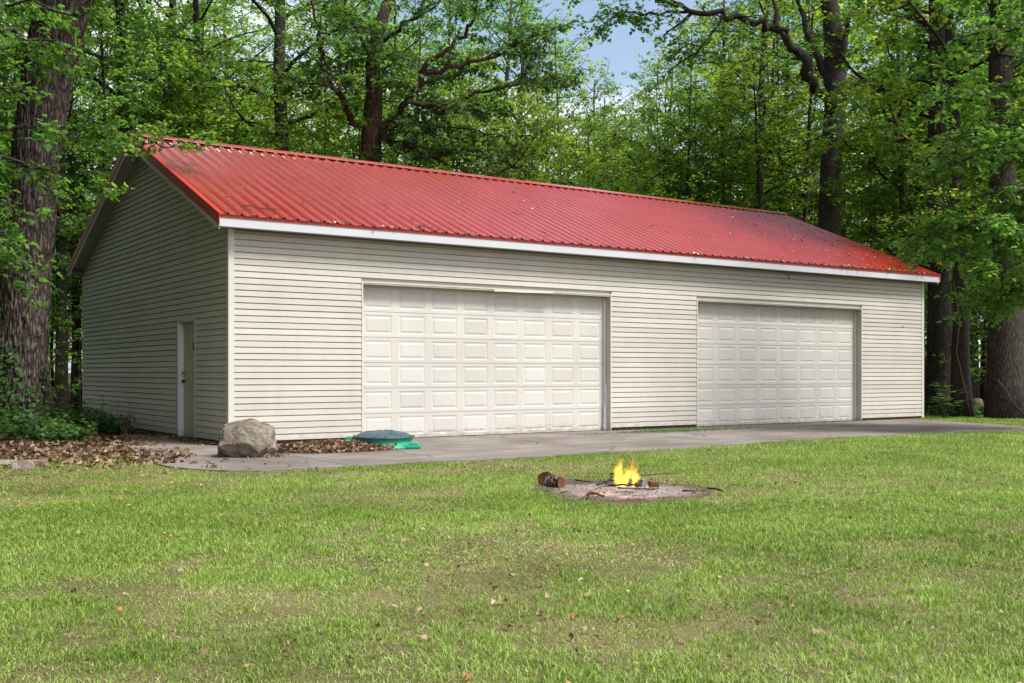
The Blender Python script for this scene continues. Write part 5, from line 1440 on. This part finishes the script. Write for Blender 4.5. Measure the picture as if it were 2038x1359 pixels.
for k in range(230):
    a = rs.rand()*6.28; q = math.sqrt(rs.rand())*.98; p = PIT + q*.88*math.cos(a)*RT + q*1.08*math.sin(a)*FW
    d = rand_unit(rs, 1)[0]*[1, 1, .15]; ln = rs.uniform(.004, .02)*(1 if k % 9 else 2.2); m_.tube([(p[0], p[1], zp-.012), (p[0]+d[0]*ln, p[1]+d[1]*ln, zp-.002)], [rs.uniform(.002, .0045)]*2, 5)
tag(m_.build('charcoal_bits', M['char']), 'bits of charcoal and bark strewn over the ash', 'charcoal', kind='stuff')

# flames
fl = ongnd(1252, 966, zp); fire = empty('campfire_flames', tuple(fl), -YAW)
def tongue(base, top, r, bend, mat, seed):
    rs = np.random.RandomState(seed); mb = MB(); n = 12; pts, rad = [], []
    for k in range(n+1):
        u = k/n; p = np.array(base)*(1-u) + np.array(top)*u + np.array([math.sin(u*3.1)*bend + math.sin(u*9+seed)*.010, math.sin(u*5+seed)*.008, 0])
        pts.append(p); rad.append(r*max(.03, (math.sin(math.pi*min(1, u*.80+.20))**.8)*(1-u**1.6)*1.15 + rs.normal(0, .05)))
    mb.tube(pts, rad, 10, wob=.35, seed=seed); o = mb.build('flame_tongue', M[mat], fire, True); o.scale = (1, .6, 1)
for (bx, by, tx, ty, r, bd, mt) in [(-.10, 0, -.045, .32, .055, -.02, 0), (-.06, .0, .0, .24, .05, .01, 0), (-.12, .02, -.10, .20, .035, -.01, 0), (.03, 0, .08, .25, .035, .02, 0),
        (.03, -.02, .115, .17, .03, .02, 1), (-.05, .0, .04, .33, .045, .03, 1), (-.13, .01, -.09, .27, .045, -.02, 1), (.07, -.01, .07, .29, .03, -.01, 1)]:
    tongue((bx, 0, -.01), (tx, by, ty*1.18), r*.88, bd, ('flame_yellow', 'flame_orange')[mt], int(100*abs(bx)+7*ty*10))
for (b0, b1, r) in [((-.05, 0, .17), (.20, -.02, .012), .028), ((.0, 0, .10), (.16, -.01, .03), .026)]:
    tongue(b0, b1, r, .01, 'flame_yellow', 17)
tag(fire, 'small yellow and orange campfire flames burning on the ash', 'fire')

# two short logs beside the pit
def log(px, py, ln, r, rz, el, label, seed):
    c = ongnd(px, py); root = empty('stump_log', (c[0], c[1], Z0+r*.9), rz-YAW)
    rs = np.random.RandomState(seed); mb = MB(); pts = [(ln*(k/6-.5), 0, el*(k/6-.5)) for k in range(7)]
    mb.tube(pts, [r*(1+.06*math.sin(k*2+seed)) for k in range(7)], 18, wob=.22, seed=seed, cap=False); mb.build('bark', M['bark_oak'] if seed % 2 else M['bark'], root, False)
    for e, s_ in ((0, -1), (6, 1)):
        m2 = MB(); m2.lathe([(r*.94, 0), (r*.9, .004), (r*.5, .001), (r*.1, .003)], 18); o = m2.build('cut_face', M['cutwood'], root); o.rotation_euler = (0, R(90)*s_, 0); o.location = np.array(pts[e]) + np.array([.001*s_, 0, 0])
    return tag(root, label, 'log')
log(1104, 970, .17, .062, -.75, .0, 'short log with reddish cut face at the left rim of the ash', 1)
log(1088, 966, .15, .072, -1.9, .03, 'darker short log leaning behind the one with the red cut face', 2)
# small pale stump in the wood on the right, and fallen limbs
ps = ongnd(1946, 829, -.12); mb = MB(); mb.tube([(0, 0, 0), (.01, 0, .2), (0, .01, .38), (.02, 0, .5)], [.20, .17, .16, .10], 12, wob=.2, seed=2)
o = mb.build('tree_stump', M['stump_wood'], None, True); o.location = ps; tag(o, 'small pale tree stump between the dark trunks right of the garage', 'stump')
for k, (pts, r, lb) in enumerate([([(1985, 755, 27), (2003, 778, 26.6), (2012, 797, 26.6), (2040, 828, 26)], .026, 'fallen limb leaning against the broad trunk at the right edge'),
                                 ([(1898, 560, 28), (1910, 640, 27.9), (1903, 700, 27.8), (1922, 780, 27.6), (1930, 825, 27.4)], .020, 'thin crooked dead pole leaning in the dark wood on the right')]):
    P3 = np.array([at(a, Z, b_) for a, b_, Z in pts]); mb = MB(); mb.tube(P3-P3[-1], np.linspace(r*.6, r, len(P3)), 7, wob=.15); o = mb.build('dead_limb', M['twig'], None, True); o.location = P3[-1]; tag(o, lb, 'dead branch')
for k, (px, py, s_) in enumerate([(10, 928, .13), (45, 934, .17), (75, 924, .10)]):
    o = polyrock('field_stone', [((0, 0, 1), .6), ((1, .2, .3), .8), ((-1, .1, .2), .85), ((0, -1, .3), .7), ((0, 1, .2), .8), ((0, 0, -1), .6)], 20+k, (s_*1.3, s_, s_*.7), .3, M['rock'], 3)
    c = ongnd(px, py); o.location = (c[0], c[1], Z0+s_*.22); o.rotation_euler = (0, 0, k*1.3)
    tag(o, ['flat pale stone at the left edge of the leaf litter', 'largest of the three pale stones at the left rim of the lawn', 'smallest of the three stones, beside the leaf litter'][k], 'stone')
print('objects', len(bpy.data.objects))
